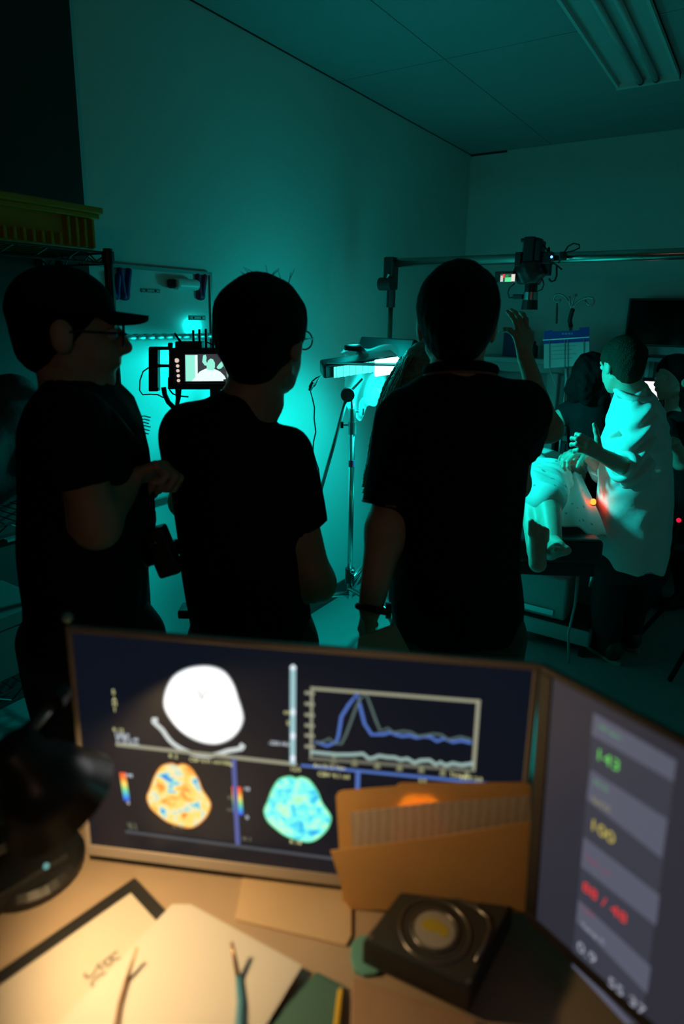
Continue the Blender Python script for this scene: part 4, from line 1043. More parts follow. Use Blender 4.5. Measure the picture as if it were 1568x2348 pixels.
# man in the white coat
fl = 3.02
DL = nz(HD * .96 - RT * .28)
def hairl(root, hc, A, hs, L, m): short_hair(root, hc, A, hs, L, m, .012, -.075)
rs = fuzz(.004, 26, 21)
sa = at(1468, 960, fl - .17); ea = at(1452, 1082, fl - .27); wa = at(1376, 1042, fl - .36)
dirA = nz(wa - ea)
def coat_noise(P):
    near = np.exp(-((P - (sa + ea) / 2) ** 2).sum(1) / .045); t = (P - sa) @ nz(ea - sa); u = (P - sa) @ nz(np.cross(nz(ea - sa), HD))
    low = np.clip((1.02 - P[:, 2]) / .3, 0, 1)
    return rs(P) + .013 * near * np.sin(62 * t + 40 * u + 2.2 * np.sin(30 * u)) + .006 * low * np.sin(P @ (RT * 46 + HD * 20) + 3 * P[:, 2])
pl_, LL = person('man in a white coat with rolled sleeves standing beside the patient',
       [(1293, 1380, 1516, .15), (1250, 1376, 1530, .155), (1150, 1373, 1537, .155), (1050, 1380, 1534, .15), (975, 1392, 1528, .13), (935, 1402, 1518, .11), (905, 1412, 1500, .085), (885, 1428, 1482, .065)], fl,
       (at(1424, 838, fl), frame(DL, .20), 1.03),
       [dict(sh=sa, el=ea, wr=wa, re=.044, rw=.029, long=True, sleeve=(ea + dirA * .07, .074, .070), hand=dict(d=nz(dirA + UP * .1), n=nz(HD * .6 + RT * .2 - UP * .3), side=-1, curl=(40, 55, 40), thumb=62, tcurl=2)),
        dict(sh=at(1425, 965, fl + .17), el=at(1385, 1080, fl + .2), wr=at(1345, 1040, fl + .02), re=.042, rw=.028, long=True, sleeve=(at(1372, 1065, fl + .14), .068, .064), hand=dict(d=nz(-RT - HD * .3), n=nz(-UP), side=1, curl=(35, 50, 40)))],
       skin=M_SKIN2, shirt=M_COAT, shirt_name='coat', trousers=M_TROUSB, hair=M_HAIRBR, hairfn=hairl, wr_noise=coat_noise, feet=[onz(1388, 1505, 0), onz(1432, 1478, 0)], shoe=M_SHOE, sole=M_SOLE, fwd=nz(DL * V(1, 1, 0)), pelvis=(.145, .12), h=.011)
cf = ea + dirA * .072
MB().ring(cf, dirA, .057, .016, 26, 8).build('rolled_cuff', M_COAT, pl_, smooth=True)
nk_ = at(1452, 900, fl - .02)
MB().ring(nk_, UP - DL * .35, .078, .015, 26, 8).build('collar', M_COAT, pl_, smooth=True)

# woman in black leaning over the patient, long dark hair
fw = 3.62
DW = nz(-HD * .75 - RT * .45)
def hairw(root, hc, A, hs, L, m):
    soft('hair', [ell(L(0, -.02, .03), hs * V(.092, .112, .10), A), cone(L(-.065, .05, -.0), L(-.06, .11, -.16), .05, .045), cone(L(.065, .05, -.0), L(.06, .11, -.16), .05, .045), cone(L(0, .08, .08), L(0, .115, -.02), .04, .03), cone(L(0, -.07, -.02), L(0, -.09, -.18), .07, .06)],
         .010, m, root, k=.03, noise=fuzz(.004, 60, 8), cuts=[])
we, ww = at(1278, 962, fw - .02), at(1240, 1012, fw - .12)
person('woman in a black top with long dark hair leaning over the patient',
       [(1190, 1318, 1400, .12, .14), (1120, 1310, 1402, .125, .10), (1060, 1308, 1402, .13, .05), (1000, 1302, 1402, .13, .0), (950, 1298, 1404, .12, -.03), (925, 1310, 1396, .095, -.04), (905, 1328, 1380, .065, -.05)], fw,
       (at(1352, 868, fw - .10), frame(DW, 1.0), 1.02),
       [dict(sh=at(1305, 945, fw - .02), el=we, wr=ww, re=.038, rw=.026, sleeve=(at(1284, 955, fw - .02), .068, .060), hand=dict(d=nz(-UP * .5 - RT * .5 - HD * .4), n=nz(-UP), side=-1, curl=(15, 20, 15))),
        dict(sh=at(1398, 945, fw + .02), el=at(1395, 1020, fw - .12), wr=at(1345, 1030, fw - .22), re=.038, rw=.026, sleeve=(.55, .062, .056), hand=dict(d=nz(-RT - HD * .2 - UP * .2), n=nz(-UP), side=1, curl=(15, 20, 15)))],
       skin=M_SKIN2, shirt=M_BLKSHIRT, hairfn=hairw, fwd=nz(DW), pelvis=(.14, .11))
# person at the right edge of the picture
fr_ = 3.66
DR = nz(-RT * .92 - HD * .25)
def hairr(root, hc, A, hs, L, m):
    short_hair(root, hc, A, hs, L, m, .018, -.10)
    soft('hair_tail', [cone(L(.0, -.08, .0), L(.0, -.10, -.22), .06, .045), cone(L(-.06, -.03, -.03), L(-.06, -.04, -.22), .035, .03), cone(L(.06, -.03, -.03), L(.06, -.04, -.22), .035, .03)], .011, m, root, k=.03, noise=fuzz(.004, 60, 8))
person('dark-haired person in profile at the right edge, beside the bright screen',
       [(1230, 1500, 1600, .13), (1150, 1503, 1602, .13), (1060, 1505, 1605, .13), (1000, 1506, 1606, .125), (965, 1512, 1600, .10), (940, 1528, 1580, .065)], fr_,
       (at(1543, 868, fr_), frame(DR, .05), 1.0),
       [dict(sh=at(1530, 985, fr_ - .15), el=at(1562, 1060, fr_ - .18), wr=at(1548, 1015, fr_ - .32), re=.038, rw=.027, sleeve=(.6, .062, .056), hand=dict(d=nz(-RT * .8 + UP * .3 - HD * .2), n=nz(-UP), side=1, curl=(20, 25, 20))),
        dict(sh=at(1530, 985, fr_ + .16), el=at(1530, 1060, fr_ + .18), wr=at(1500, 1040, fr_ + .1), re=.038, rw=.027, sleeve=(.6, .062, .056), hand=dict(d=nz(-RT), n=nz(-UP), side=-1, curl=(20, 25, 20)))],
       skin=M_SKIN2, shirt=M_BLKSHIRT, hairfn=hairr, fwd=DR, pelvis=(.14, .12))

# ================================================================== BACK OF THE ROOM
# high shelf on the back wall with boxes
a_, b_ = ony(1095, 812, 4.42), ony(1262, 838, 4.42)
ws = thing('wall_shelf', 'pale shelf ledge on the back wall behind the raised hand', 'shelf', (-1.45, YB - .2, 1.38))
mS = mat('shelf_laminate', (.46, .48, .47), .5)
MB().box((XW + .25, 4.40, 1.405), (-1.02, YB - .001, 1.44)).build('board', mS, ws, bevel=.004)
MB().box((XW + .25, 4.44, 1.345), (-1.02, 4.462, 1.404)).build('apron', mS, ws, bevel=.003)
for xx in (XW + .27, -1.10): MB().box((xx, 4.5, 1.0), (xx + .05, YB - .001, 1.404)).build('bracket', mS, ws)
tag(MB().box((-1.60, 4.55, 1.441), (-1.46, 4.72, 1.62)).build('glove_box', mat('navy_box', (.02, .03, .12), .6), bevel=.003), 'navy blue box on the shelf ledge behind the polo man', 'box')
for i, (x0, x1, hgt, m, lb) in enumerate(((-1.42, -1.35, .11, mat('dark_bottle', (.02, .03, .035), .3), 'dark squat bottle on the shelf ledge nearest the navy box'), (-1.31, -1.25, .085, mat('teal_bottle', (.10, .16, .15), .3), 'small pale bottle on the shelf ledge'), (-1.21, -1.14, .12, mat('dark_bottle', (.02, .03, .035), .3), 'dark tall bottle at the right end of the shelf ledge'))):
    c = V((x0 + x1) / 2, 4.56, 1.441); r = (x1 - x0) / 2; o = thing('bottle', lb, 'bottle', c, 'bottles on the shelf ledge')
    MB().lathe(c, UP, [(0, r * .96), (.004, r), (hgt * .68, r), (hgt * .82, r * .45), (hgt * .88, r * .42)], 20).build('glass', m, o, smooth=True)
    MB().cyl(c + UP * hgt * .86, c + UP * hgt, r * .5, seg=16).build('cap', M_BLACK, o)
cab = thing('wall_cabinet', 'dark base cabinet under the shelf ledge on the back wall', 'cabinet', (-1.55, 4.6, 0))
MB().box((XW + .25, 4.46, .08), (-.70, YB - .01, .90)).build('carcass', mat('cabinet_dark', (.045, .05, .05), .5), cab, bevel=.004)
MB().box((XW + .24, 4.43, .90), (-.68, YB - .01, .935)).build('worktop', mat('worktop_grey', (.20, .22, .22), .4), cab, bevel=.003)
MB().box((XW + .27, 4.50, 0), (-.72, YB - .02, .08)).build('plinth', M_BLACK, cab)
for i in range(3):
    x0 = XW + .26 + i * .355; d_ = MB().box((x0, 4.444, .10), (x0 + .345, 4.46, .88)).build('door', mat('cabinet_door', (.06, .066, .066), .45), cab, bevel=.003)
    MB().cyl((x0 + .31, 4.43, .74), (x0 + .31, 4.43, .84), .005, seg=8).build('handle', M_STEEL, d_)
# pale equipment column next to the leaning woman
c0 = ony(1268, 900, 4.38)
o = thing('equipment_column', 'pale narrow equipment column behind the leaning woman', 'equipment', (c0[0], 4.36, .935 - .935))
MB().box((c0[0] - .03, 4.30, .0), (c0[0] + .045, 4.38, 1.36)).build('post', mat('pale_enamel', (.40, .42, .41), .45), o, bevel=.008)
MB().cyl((c0[0], 4.30, 1.08), (c0[0], 4.292, 1.08), .014, seg=14).build('knob', M_BLACK, o)
MB().box((c0[0] - .09, 4.24, 0), (c0[0] + .10, 4.42, .05)).build('foot', M_DSTEEL, o, bevel=.006)

# IV pole with hooks, and the chart hung on it
iy = 4.12
ic = ony(1309, 800, iy)
iv = thing('iv_pole', 'thin steel drip pole with curled hooks at the top', 'drip pole', (ic[0], iy, 0))
q = lambda px, py, d=0: ony(px, py, iy + d)
MB().cyl((ic[0], iy, .06), q(1309, 745), .010, seg=12).build('pole', M_STEEL, iv, smooth=True)
MB().tube([q(1309, 750), q(1306, 735), q(1311, 715), q(1314, 708)], .013, 10).build('top_sleeve', M_BLACK, iv, smooth=True)
for pts in ([(1311, 712), (1316, 702), (1326, 691), (1338, 685), (1350, 682), (1359, 684), (1362, 692), (1358, 699), (1350, 700), (1344, 695), (1342, 688)],
            [(1311, 712), (1307, 702), (1303, 692), (1297, 683), (1290, 677), (1280, 675), (1271, 678), (1269, 687), (1274, 693), (1282, 692), (1286, 686)],
            [(1311, 712), (1307, 696), (1305, 684), (1306, 679)], [(1311, 712), (1313, 690), (1317, 679), (1322, 675)]):
    MB().tube([q(x, y) for x, y in pts], .006, 8).build('hook', M_STEEL, iv, smooth=True)
MB().tube([q(1277, 694), q(1277, 705), q(1276, 742)], [.003, .006, .006], 8).build('hanging_rod', M_DSTEEL, iv)
for a in range(5):
    d = V(cos(a * 1.2566), sin(a * 1.2566), 0); MB().tube([V(ic[0], iy, .09), V(ic[0], iy, .04) + d * .14], .010, 8).build('base_leg', M_DSTEEL, iv)
    MB().sphere(V(ic[0], iy, .022) + d * .14, .022).build('caster', M_RUBBER, iv, smooth=True)
ch = thing('chart_pouch', 'white chart card with a blue header hanging on the drip pole', 'chart', q(1300, 845, -.04))
cp = lambda x, y, d=0.0: q(x, y, -.05 - d)
def cpoly(name, pts, m, d, t=.003, par=None): MB().prism([cp(x, y, d) for x, y in pts], V(0, -1, 0), t).build(name, m, par or ch)
cpoly('card', [(1247, 785), (1351, 779), (1351, 836), (1247, 845)], mat('card_white', (.70, .72, .72), .5), 0)
cpoly('header', [(1247, 759), (1267, 757), (1267, 760), (1328, 757), (1329, 751), (1351, 750), (1351, 783), (1247, 789)], mat('card_blue', (.015, .03, .42), .5), .001, .004)
cpoly('wire', [(1244, 779), (1352, 772), (1352, 774), (1244, 781)], M_STEEL, .008)
for x in (1259, 1294, 1301, 1338): cpoly('wire', [(x, 778), (x + 1.6, 778), (x + 1.6, 843), (x, 843)], mat('wire_grey', (.10, .13, .14), .4, metal=.5), .008)
for x0_, x1_ in ((1288, 1293), (1295, 1300), (1302, 1307), (1309, 1313)): cpoly('header_print', [(x0_, 763.5), (x1_, 763), (x1_, 767), (x0_, 767.5)], mat('card_print', (.30, .36, .65), .6), .007, .0005)
for k, y in enumerate((793, 803, 812, 822)): cpoly('print_line', [(1264, y + 1), (1264 + 58 - 10 * (k % 2), y - 2), (1264 + 58 - 10 * (k % 2), y - .8), (1264, y + 2.2)], mat('card_ink', (.30, .36, .38), .6), .005, .0005)
for x in (1259, 1297): MB().tube([cp(x, 845), cp(x + (10 if x < 1280 else 1), 870), cp(x + (17 if x < 1280 else -1), 888)], .004 if x < 1280 else .008, 8).build('drip_line', mat('clear_tube', (.45, .50, .50), .25), ch, smooth=True)

# wall mounted display, upper right
tv0, tv1 = ony(1444, 684, 4.62), ony(1438, 792, 4.62)
tv = thing('wall_display', 'switched-off black display on an arm on the back wall', 'television', (tv0[0] + .3, YB, tv1[2]))
tw = .60
MB().box((tv0[0], 4.60, tv1[2]), (tv0[0] + tw, 4.645, tv0[2])).build('cabinet', M_BLACK, tv, bevel=.006)
MB().box((tv0[0] + .012, 4.598, tv1[2] + .012), (tv0[0] + tw - .012, 4.601, tv0[2] - .012)).build('screen', mat('screen_glass', (.004, .004, .005), .12), tv)
MB().box((tv0[0] + .25, 4.645, tv1[2] + .1), (tv0[0] + .35, YB - .001, tv0[2] - .1)).build('wall_arm', M_DSTEEL, tv)
# equipment shelf and the bright monitor under it
es = thing('equipment_shelf', 'dark equipment rack shelf under the wall display', 'shelf', (-.45, 4.6, 0))
for zz in (.55, 1.02, 1.46): MB().box((-.66, 4.36, zz), (-.02, YB - .02, zz + .025)).build('deck', mat('rack_grey', (.10, .11, .11), .5), es, bevel=.003)
for xx in (-.66, -.05):
    for yy in (4.36, YB - .05): MB().box((xx, yy, 0), (xx + .03, yy + .03, 1.485)).build('post', M_DSTEEL, es)
sy = 4.34
sa0, sa1 = ony(1478, 874, sy), ony(1572, 921, sy)
bm = thing('patient_monitor', 'monitor with a glaring white screen behind the coat man\'s shoulder', 'monitor', (sa0[0] + .15, sy + .05, 1.045))
MB().box((sa0[0] - .02, sy, sa1[2] - .02), (sa1[0] + .02, sy + .05, sa0[2] + .02)).build('casing', M_BLACK, bm, bevel=.005)
MB().box((sa0[0], sy - .002, sa1[2]), (sa1[0], sy + .001, sa0[2])).build('screen', emit('white_screen', (1.0, .80, .93), 1.7, sample=True), bm)
MB().box((sa0[0] + .10, sy + .05, 1.045), (sa0[0] + .14, sy + .09, sa0[2] - .03)).build('neck', M_BLACK, bm)
MB().box((sa0[0] + .02, sy + .03, 1.045), (sa0[0] + .22, sy + .20, 1.06)).build('foot', M_BLACK, bm)
tag(MB().box((-.30, 4.40, 1.486), (-.06, 4.60, 1.56)).build('instrument_case', mat('case_grey', (.16, .17, .17), .5), bevel=.01), 'grey instrument case on the rack below the wall display', 'case')

# ================================================================== DESK IN THE FOREGROUND
ZD = .905
du = nz(V(cos(radians(25.8)), sin(radians(25.8)), 0)); dv = V(-du[1], du[0], 0)
M_DESK = mat('desk_laminate', (.35, .26, .18), .5, spec=.25, var=.10, vscale=6, bump=.02, bscale=50)
dk = thing('desk', 'tan laminate desk in the foreground', 'desk', du * -.15 + dv * .55)
MB().obox(V(0, 0, 0), du, dv, UP, (-1.02, .72), (.10, .96), (ZD - .03, ZD)).build('desktop', M_DESK, dk, bevel=.003)
for a in (-.98, .66):
    MB().obox(V(0, 0, 0), du, dv, UP, (a, a + .03), (.16, .92), (0, ZD - .03)).build('side_panel', M_DESK, dk)
MB().obox(V(0, 0, 0), du, dv, UP, (-.95, .66), (.84, .86), (.25, ZD - .03)).build('modesty_panel', M_DESK, dk)

# ---- monitor with the brain scans
TL_ = at(150, 1435, .78); TR_ = onz(1240, 1522, TL_[2]); wu = nz(TR_ - TL_); wv = -UP; wn = nz(np.cross(wu, UP)); wn = wn if wn @ HD < 0 else -wn
WM, HM = float(np.linalg.norm(TR_ - TL_)), .3645
tm = thing('desk_monitor', 'silver-framed desk monitor showing brain scans and a curve chart', 'monitor', V(*((TL_ + TR_) / 2)[:2], ZD))
M_SIL = mat('silver_bezel', (.33, .29, .26), .38, metal=.3)
MB().obox(TL_, wu, wv, wn, (.004, WM - .004), (.03, HM - .004), (-.035, -.004)).build('back_shell', M_BLACK, tm, bevel=.006)
for nm, ur, vr, m in (('bezel_top', (0, WM), (0, .009), M_SIL), ('bezel_left', (0, .008), (.009, HM - .018), M_SIL), ('bezel_right', (WM - .008, WM), (.009, HM - .018), M_SIL), ('bezel_bottom', (0, WM), (HM - .018, HM), M_SIL)):
    MB().obox(TL_, wu, wv, wn, ur, vr, (-.006, .002)).build(nm, m, tm, bevel=.0015)
ss_ = MB().obox(TL_, wu, wv, wn, (.008, WM - .008), (.009, HM - .018), (-.004, 0)).build('screen', emit('scan_screen', lin(11, 17, 28), 1.0, rough=.3), tm)
MB().obox((TL_ + TR_) / 2, wu, wv, wn, (-.03, .03), (.15, HM + .02), (-.075, -.035)).build('stand_neck', M_BLACK, tm, bevel=.006)
MB().obox(V(*((TL_ + TR_) / 2)[:2], ZD), wu, wn, UP, (-.12, .12), (-.20, -.02), (0, .010)).build('stand_foot', M_BLACK, tm, bevel=.004)
ball = TL_ + wu * .004 + UP * .012
MB().sphere(ball, .007).build('webcam_ball', mat('ball_teal', (.25, .4, .38), .3), tm, smooth=True)
NSP = [0]
def s1(px, py, d=.0006): return onpl(px, py, TL_, wn) + wn * d
def lay():
    NSP[0] = (NSP[0] + 1) % 8; return .0004 + .00012 * NSP[0]
def band(pts, w, m, name, fn=s1, par=None, U=None, d=None):
    d = lay() if d is None else d
    P = [fn(x, y, d) for x, y in pts]; nn_ = nz(np.cross(P[-1] - P[0] + 1e-9, V(0, 0, 1))) if False else (wn if fn is s1 else mn2)
    vs_, fs = [], []
    sc2 = float(np.linalg.norm(fn(pts[0][0] + 10, pts[0][1]) - fn(pts[0][0], pts[0][1]))) / 10
    for i, p in enumerate(P):
        t = nz(P[min(i + 1, len(P) - 1)] - P[max(i - 1, 0)]); s = nz(np.cross(t, nn_)) * w * sc2 / 2; vs_ += [p + s, p - s]
    for i in range(len(P) - 1): fs.append((2 * i, 2 * i + 2, 2 * i + 3, 2 * i + 1))
    return MB().add(vs_, fs).build(name, m, par or ss_)
def area(pts, m, name, fn=s1, par=None, d=None):
    d = lay() if d is None else d
    return MB().add([fn(x, y, d) for x, y in pts], [tuple(range(len(pts)))]).build(name, m, par or ss_)
def smooth_loop(pts, n=6):
    p = np.array(pts, float); k = len(p); out = []
    for i in range(k):
        a, b, c, e = p[i - 1], p[i], p[(i + 1) % k], p[(i + 2) % k]
        for j in range(n):
            t = j / n; out.append(.5 * (2 * b + (c - a) * t + (2 * a - 5 * b + 4 * c - e) * t * t + (3 * b - a - 3 * c + e) * t ** 3))
    return [tuple(q) for q in out]
E_LINE = emit('scan_line_cream', lin(150, 150, 128), 1.0); E_GREY = emit('scan_line_grey', lin(88, 95, 100), 1.0); E_BLUE = emit('scan_line_blue', lin(80, 112, 185), 1.0)
E_TXY = emit('scan_text_yellow', lin(215, 212, 150), 1.25); E_TXW = emit('scan_text_white', lin(215, 225, 235), 1.2); E_TXD = emit('scan_text_dim', lin(120, 122, 95), 1.1)
E_CURVE = emit('curve_blue', lin(78, 110, 185), 1.1); E_CURG = emit('curve_grey', lin(88, 108, 104), 1.0); E_CURP = emit('curve_pale', lin(145, 170, 165), 1.1)
# CT slice
ct = [(398, 1548), (420, 1534), (450, 1526), (485, 1526), (515, 1538), (536, 1566), (548, 1600), (559, 1636), (559, 1655), (548, 1678), (528, 1697), (500, 1707), (472, 1706), (440, 1695), (410, 1674), (386, 1645), (374, 1618), (376, 1590), (385, 1566)]
area(smooth_loop(ct), emit('ct_skull', lin(150, 156, 160), 1.0), 'skull_outline', d=.0004)
cc_ = np.mean(ct, 0); area(smooth_loop([tuple(cc_ + (np.array(p) - cc_) * .965) for p in ct]), emit_noise('ct_brain', [(1.0, 1.03, 1.03), (1.25, 1.25, 1.25)], 40, 1.0, .35, .6, sample=False), 'brain_slice', d=.0007)
E_VEN = emit('ct_ventricle', lin(196, 202, 202), 1.0)
for pts in ([(447, 1580), (456, 1588), (460, 1603), (464, 1603), (462, 1588), (452, 1578)], [(480, 1582), (472, 1590), (468, 1603), (465, 1603), (468, 1588), (476, 1580)], [(463, 1622), (468, 1622), (468, 1630), (464, 1630)]):
    area(pts, E_VEN, 'ventricle', d=.0012)
band(smooth_loop([(362, 1650), (374, 1675), (398, 1705), (438, 1726), (482, 1732), (520, 1722), (550, 1706)], 5)[:31], 11, emit('head_rest', lin(205, 214, 212), 1.0), 'head_rest')
# rules and frames
band([(266, 1706), (680, 1752)], 9, E_LINE, 'rule'); band([(672, 1530), (671, 1752)], 13, emit('scan_bar', lin(150, 190, 195), 1.1), 'slider_bar')
area(smooth_loop([(665, 1530), (672, 1523), (679, 1530), (672, 1537)]), E_TXW, 'slider_knob')
for y in (1632, 1686, 1738): area(smooth_loop([(666, y), (672, y - 9), (678, y), (672, y + 9)]), E_TXW, 'slider_mark')
band([(712, 1578), (1097, 1608)], 8, E_LINE, 'chart_frame'); band([(1097, 1604), (1085, 1768)], 9, E_LINE, 'chart_frame'); band([(715, 1574), (713, 1742)], 6, E_LINE, 'chart_frame'); band([(712, 1738), (1085, 1766)], 9, emit('axis_dim', lin(105, 106, 92), 1.0), 'chart_frame')
for y in (1588, 1613, 1638, 1662, 1686, 1711): area([(699, y - 4), (721, y - 2), (721, y + 5), (699, y + 3)], E_LINE, 'axis_tick')
for x, y in ((765, 1743), (813, 1749), (865, 1755), (916, 1760), (966, 1764), (1015, 1771), (1070, 1778)): area([(x - 3, y - 10), (x + 4, y - 10), (x + 7, y + 7), (x - 8, y + 6)], E_TXD, 'axis_tick')
cv = lambda L: [(640 + x / 3.015, 1520 + y / 3.015) for x, y in L]
band(cv([(245, 545), (280, 552), (330, 573), (395, 545), (410, 500), (430, 370), (480, 290), (540, 212), (560, 300), (590, 420), (640, 495), (680, 492), (720, 492), (770, 478), (800, 492), (850, 505), (900, 500), (950, 515), (1000, 505), (1050, 512), (1090, 540), (1140, 520), (1200, 545), (1260, 535), (1330, 552)]), 7, E_CURVE, 'curve')
band(cv([(250, 548), (300, 545), (350, 520), (380, 555), (430, 558), (460, 500), (490, 420), (530, 310), (560, 245), (600, 212), (630, 290), (670, 400), (700, 470), (750, 450), (790, 480), (860, 470), (910, 478), (960, 505), (1010, 500), (1060, 490), (1120, 495), (1170, 530), (1250, 510), (1330, 530)]), 5, E_CURG, 'curve')
band(cv([(215, 612), (300, 622), (400, 632), (500, 632), (580, 626), (620, 660), (655, 655), (690, 640), (750, 650), (800, 652), (840, 668), (885, 660), (935, 688), (980, 672), (1040, 670), (1085, 702), (1112, 684), (1150, 706), (1200, 692), (1260, 705), (1345, 692)]), 9, E_CURP, 'curve')
band([(690, 1754), (1125, 1796)], 7, E_BLUE, 'rule'); band([(821, 1768), (816, 1900)], 10, E_BLUE, 'rule'); band([(536, 1738), (546, 1942)], 11, emit('rule_violet', lin(78, 88, 150), 1.1), 'rule'); band([(288, 1905), (770, 1968)], 8, emit('rule_dim', lin(66, 72, 78), 1.0), 'rule')
def t1(s, px, py, hpx, m, name='caption'):
    k = float(np.linalg.norm(s1(px, py + hpx) - s1(px, py))); return put_text(s, k * 1.35, s1(px, py, .0013), wu, UP, m, name, ss_)
for s, x, y, h_, m in (('5', 261, 1586, 11, E_TXY), ('A', 263, 1603, 10, E_TXY), ('M', 264, 1614, 9, E_TXY), ('1', 264, 1626, 11, E_TXY), ('R 12', 272, 1673, 9, E_TXY), ('120kV', 280, 1684, 9, E_TXW), ('W 80 L 40', 292, 1693, 8, E_TXW), ('T 1.0 5mm', 293, 1702, 8, E_TXW),
                       ('R 2', 398, 1733, 10, E_TXY), ('CBF 0.91 ml/100g', 484, 1745, 9, E_TXY), ('12.0', 677, 1763, 9, E_TXY), ('Art 0.12 Ven', 755, 1757, 9, E_TXY), ('CBV 4.1 ml', 765, 1777, 10, E_TXY), ('Time s', 1050, 1777, 9, E_TXY), ('MTT 2.0', 1080, 1784, 9, E_TXY), ('5.0', 968, 1790, 9, E_TXY), ('6.0', 1072, 1799, 9, E_TXD),
                       ('100', 296, 1777, 8, E_TXW), ('0', 295, 1840, 8, E_TXW), ('10', 566, 1808, 9, E_TXW), ('0', 567, 1873, 9, E_TXW), ('SE 2', 303, 1890, 8, E_TXD), ('IM 4', 306, 1898, 7, E_TXD), ('SE 3', 566, 1922, 8, E_TXD), ('R 17', 410, 1895, 9, E_TXD), ('R 18', 678, 1930, 9, E_TXY), ('R', 527, 1828, 9, E_TXD), ('ml', 528, 1855, 9, E_TXD), ('-250 HU', 640, 1704, 9, E_TXW), ('cm', 660, 1632, 10, E_TXY), ('5', 661, 1657, 10, E_TXY)):
    t1(s, x, y, h_, m)
# perfusion maps
bo = [(460, 1120), (490, 1040), (530, 930), (590, 842), (680, 815), (735, 832), (780, 820), (850, 850), (920, 950), (960, 1050), (1020, 1140), (1035, 1200), (1000, 1290), (920, 1370), (840, 1398), (740, 1378), (640, 1340), (560, 1280), (490, 1210)]
bo = [((x - 747) / 575, (y - 1107) / 583) for x, y in bo]
C_OR, C_YE, C_CY, C_BL, C_GR = lin(245, 120, 40), lin(255, 222, 120), lin(60, 205, 225), lin(20, 110, 225), lin(120, 240, 170)
maps = ((410, 1824, 148, 150, emit_noise('perfusion_flow', [C_BL, C_CY, lin(235, 232, 190), C_YE, lin(255, 215, 110), lin(250, 165, 70), C_OR], 55, 1.05, .30, .72), lin(245, 150, 50)),
        (682, 1855, 155, 152, emit_noise('perfusion_volume', [lin(30, 150, 230), lin(60, 215, 240), lin(120, 250, 235), lin(190, 255, 215), lin(150, 250, 170)], 55, 1.1, .30, .70), C_GR),
        (968, 1888, 150, 150, emit_noise('perfusion_time', [lin(255, 70, 0), lin(255, 150, 10), lin(255, 200, 40), lin(255, 230, 80)], 40, 13.0, .25, .6, sample=True), lin(250, 120, 20)))
for cx_, cy_, w_, h_, m, rim in maps:
    area(smooth_loop([(cx_ + x * w_, cy_ + y * h_) for x, y in bo], 4), emit('map_rim_%d' % cx_, rim, 1.0), 'map_rim', d=.0005)
    area(smooth_loop([(cx_ + x * w_ * .96, cy_ + y * h_ * .96) for x, y in bo], 4), m, 'perfusion_map', d=.0008)
RB = [lin(30, 40, 220), lin(40, 170, 235), lin(120, 225, 150), lin(255, 225, 100), lin(255, 130, 40), lin(240, 60, 40)]
for (x0, y0, x1, y1, w_) in ((281, 1771, 291, 1836, 14), (542, 1803, 547, 1868, 22)):
    off = wloc(ss_)[2]; za, zb = s1(x1, y1)[2] - off, s1(x0, y0)[2] - off
    band([(x0, y0), (x1, y1)], w_, emit_ramp('colour_scale_%d' % x0, RB, 2, za, zb, 1.0), 'colour_scale')

# ---- second monitor, right
k2 = .93
T2 = CP + (TR_ - CP) * k2; Pb = onz(1568, 1692, T2[2]); u2 = nz(Pb - T2)
B2 = CP + ray(1203, 2108) * (((T2 - CP) @ u2) / (ray(1203, 2108) @ u2)); v2 = nz(B2 - T2); mn2 = nz(np.cross(u2, v2)); mn2 = mn2 if mn2 @ HD < 0 else -mn2
H2, W2_ = float(np.linalg.norm(B2 - T2)), .58
m2 = thing('desk_monitor', 'black desk monitor at the right showing vital sign readings in green, yellow and red', 'monitor', V(*(T2 + u2 * .28)[:2], ZD))
MB().obox(T2, u2, v2, mn2, (.004, W2_ - .004), (.03, H2 - .004), (-.035, -.003)).build('back_shell', M_BLACK, m2, bevel=.006)
bz = .017
for nm, ur, vr in (('bezel_top', (0, W2_), (0, bz * .55)), ('bezel_left', (0, bz), (bz * .55, H2 - bz)), ('bezel_right', (W2_ - bz, W2_), (bz * .55, H2 - bz)), ('bezel_bottom', (0, W2_), (H2 - bz, H2))):
    MB().obox(T2, u2, v2, mn2, ur, vr, (-.005, .002)).build(nm, mat('bezel_black', (.018, .016, .016), .4), m2, bevel=.0015)
sc2_ = MB().obox(T2, u2, v2, mn2, (bz, W2_ - bz), (bz * .55, H2 - bz), (-.003, 0)).build('screen', emit('vitals_screen', lin(44, 44, 54), 1.0, rough=.3, sample=False), m2)
MB().obox(T2 + u2 * W2_ / 2, u2, v2, mn2, (-.03, .03), (.15, H2 + .0), (-.075, -.035)).build('stand_neck', M_BLACK, m2, bevel=.006)
MB().obox(V(*(T2 + u2 * W2_ / 2)[:2], ZD), u2, V(*nz(mn2 * V(1, 1, 0))), UP, (-.12, .12), (-.20, .05), (0, .010)).build('stand_foot', M_BLACK, m2, bevel=.004)
def s2(px, py, d=.0006): return onpl(px, py, T2, mn2) + mn2 * d
E_P1, E_P2 = emit('vitals_band', lin(86, 88, 104), 1.0), emit('vitals_field', lin(56, 58, 70), 1.0)
area([(1362, 1632), (1552, 1742), (1470, 2348), (1440, 2348), (1312, 2200)], E_P2, 'reading_column', s2, sc2_, .0004)
for q in ([(1362, 1634), (1551, 1744), (1545, 1792), (1357, 1684)], [(1355, 1764), (1531, 1878), (1518, 1968), (1346, 1832)], [(1339, 1918), (1513, 2052), (1505, 2122), (1333, 1986)], [(1327, 2062), (1493, 2216), (1484, 2278), (1322, 2112)], [(1313, 2196), (1452, 2348), (1436, 2348), (1312, 2214)]):
    area(q, E_P1, 'reading_band', s2, sc2_, .0008)
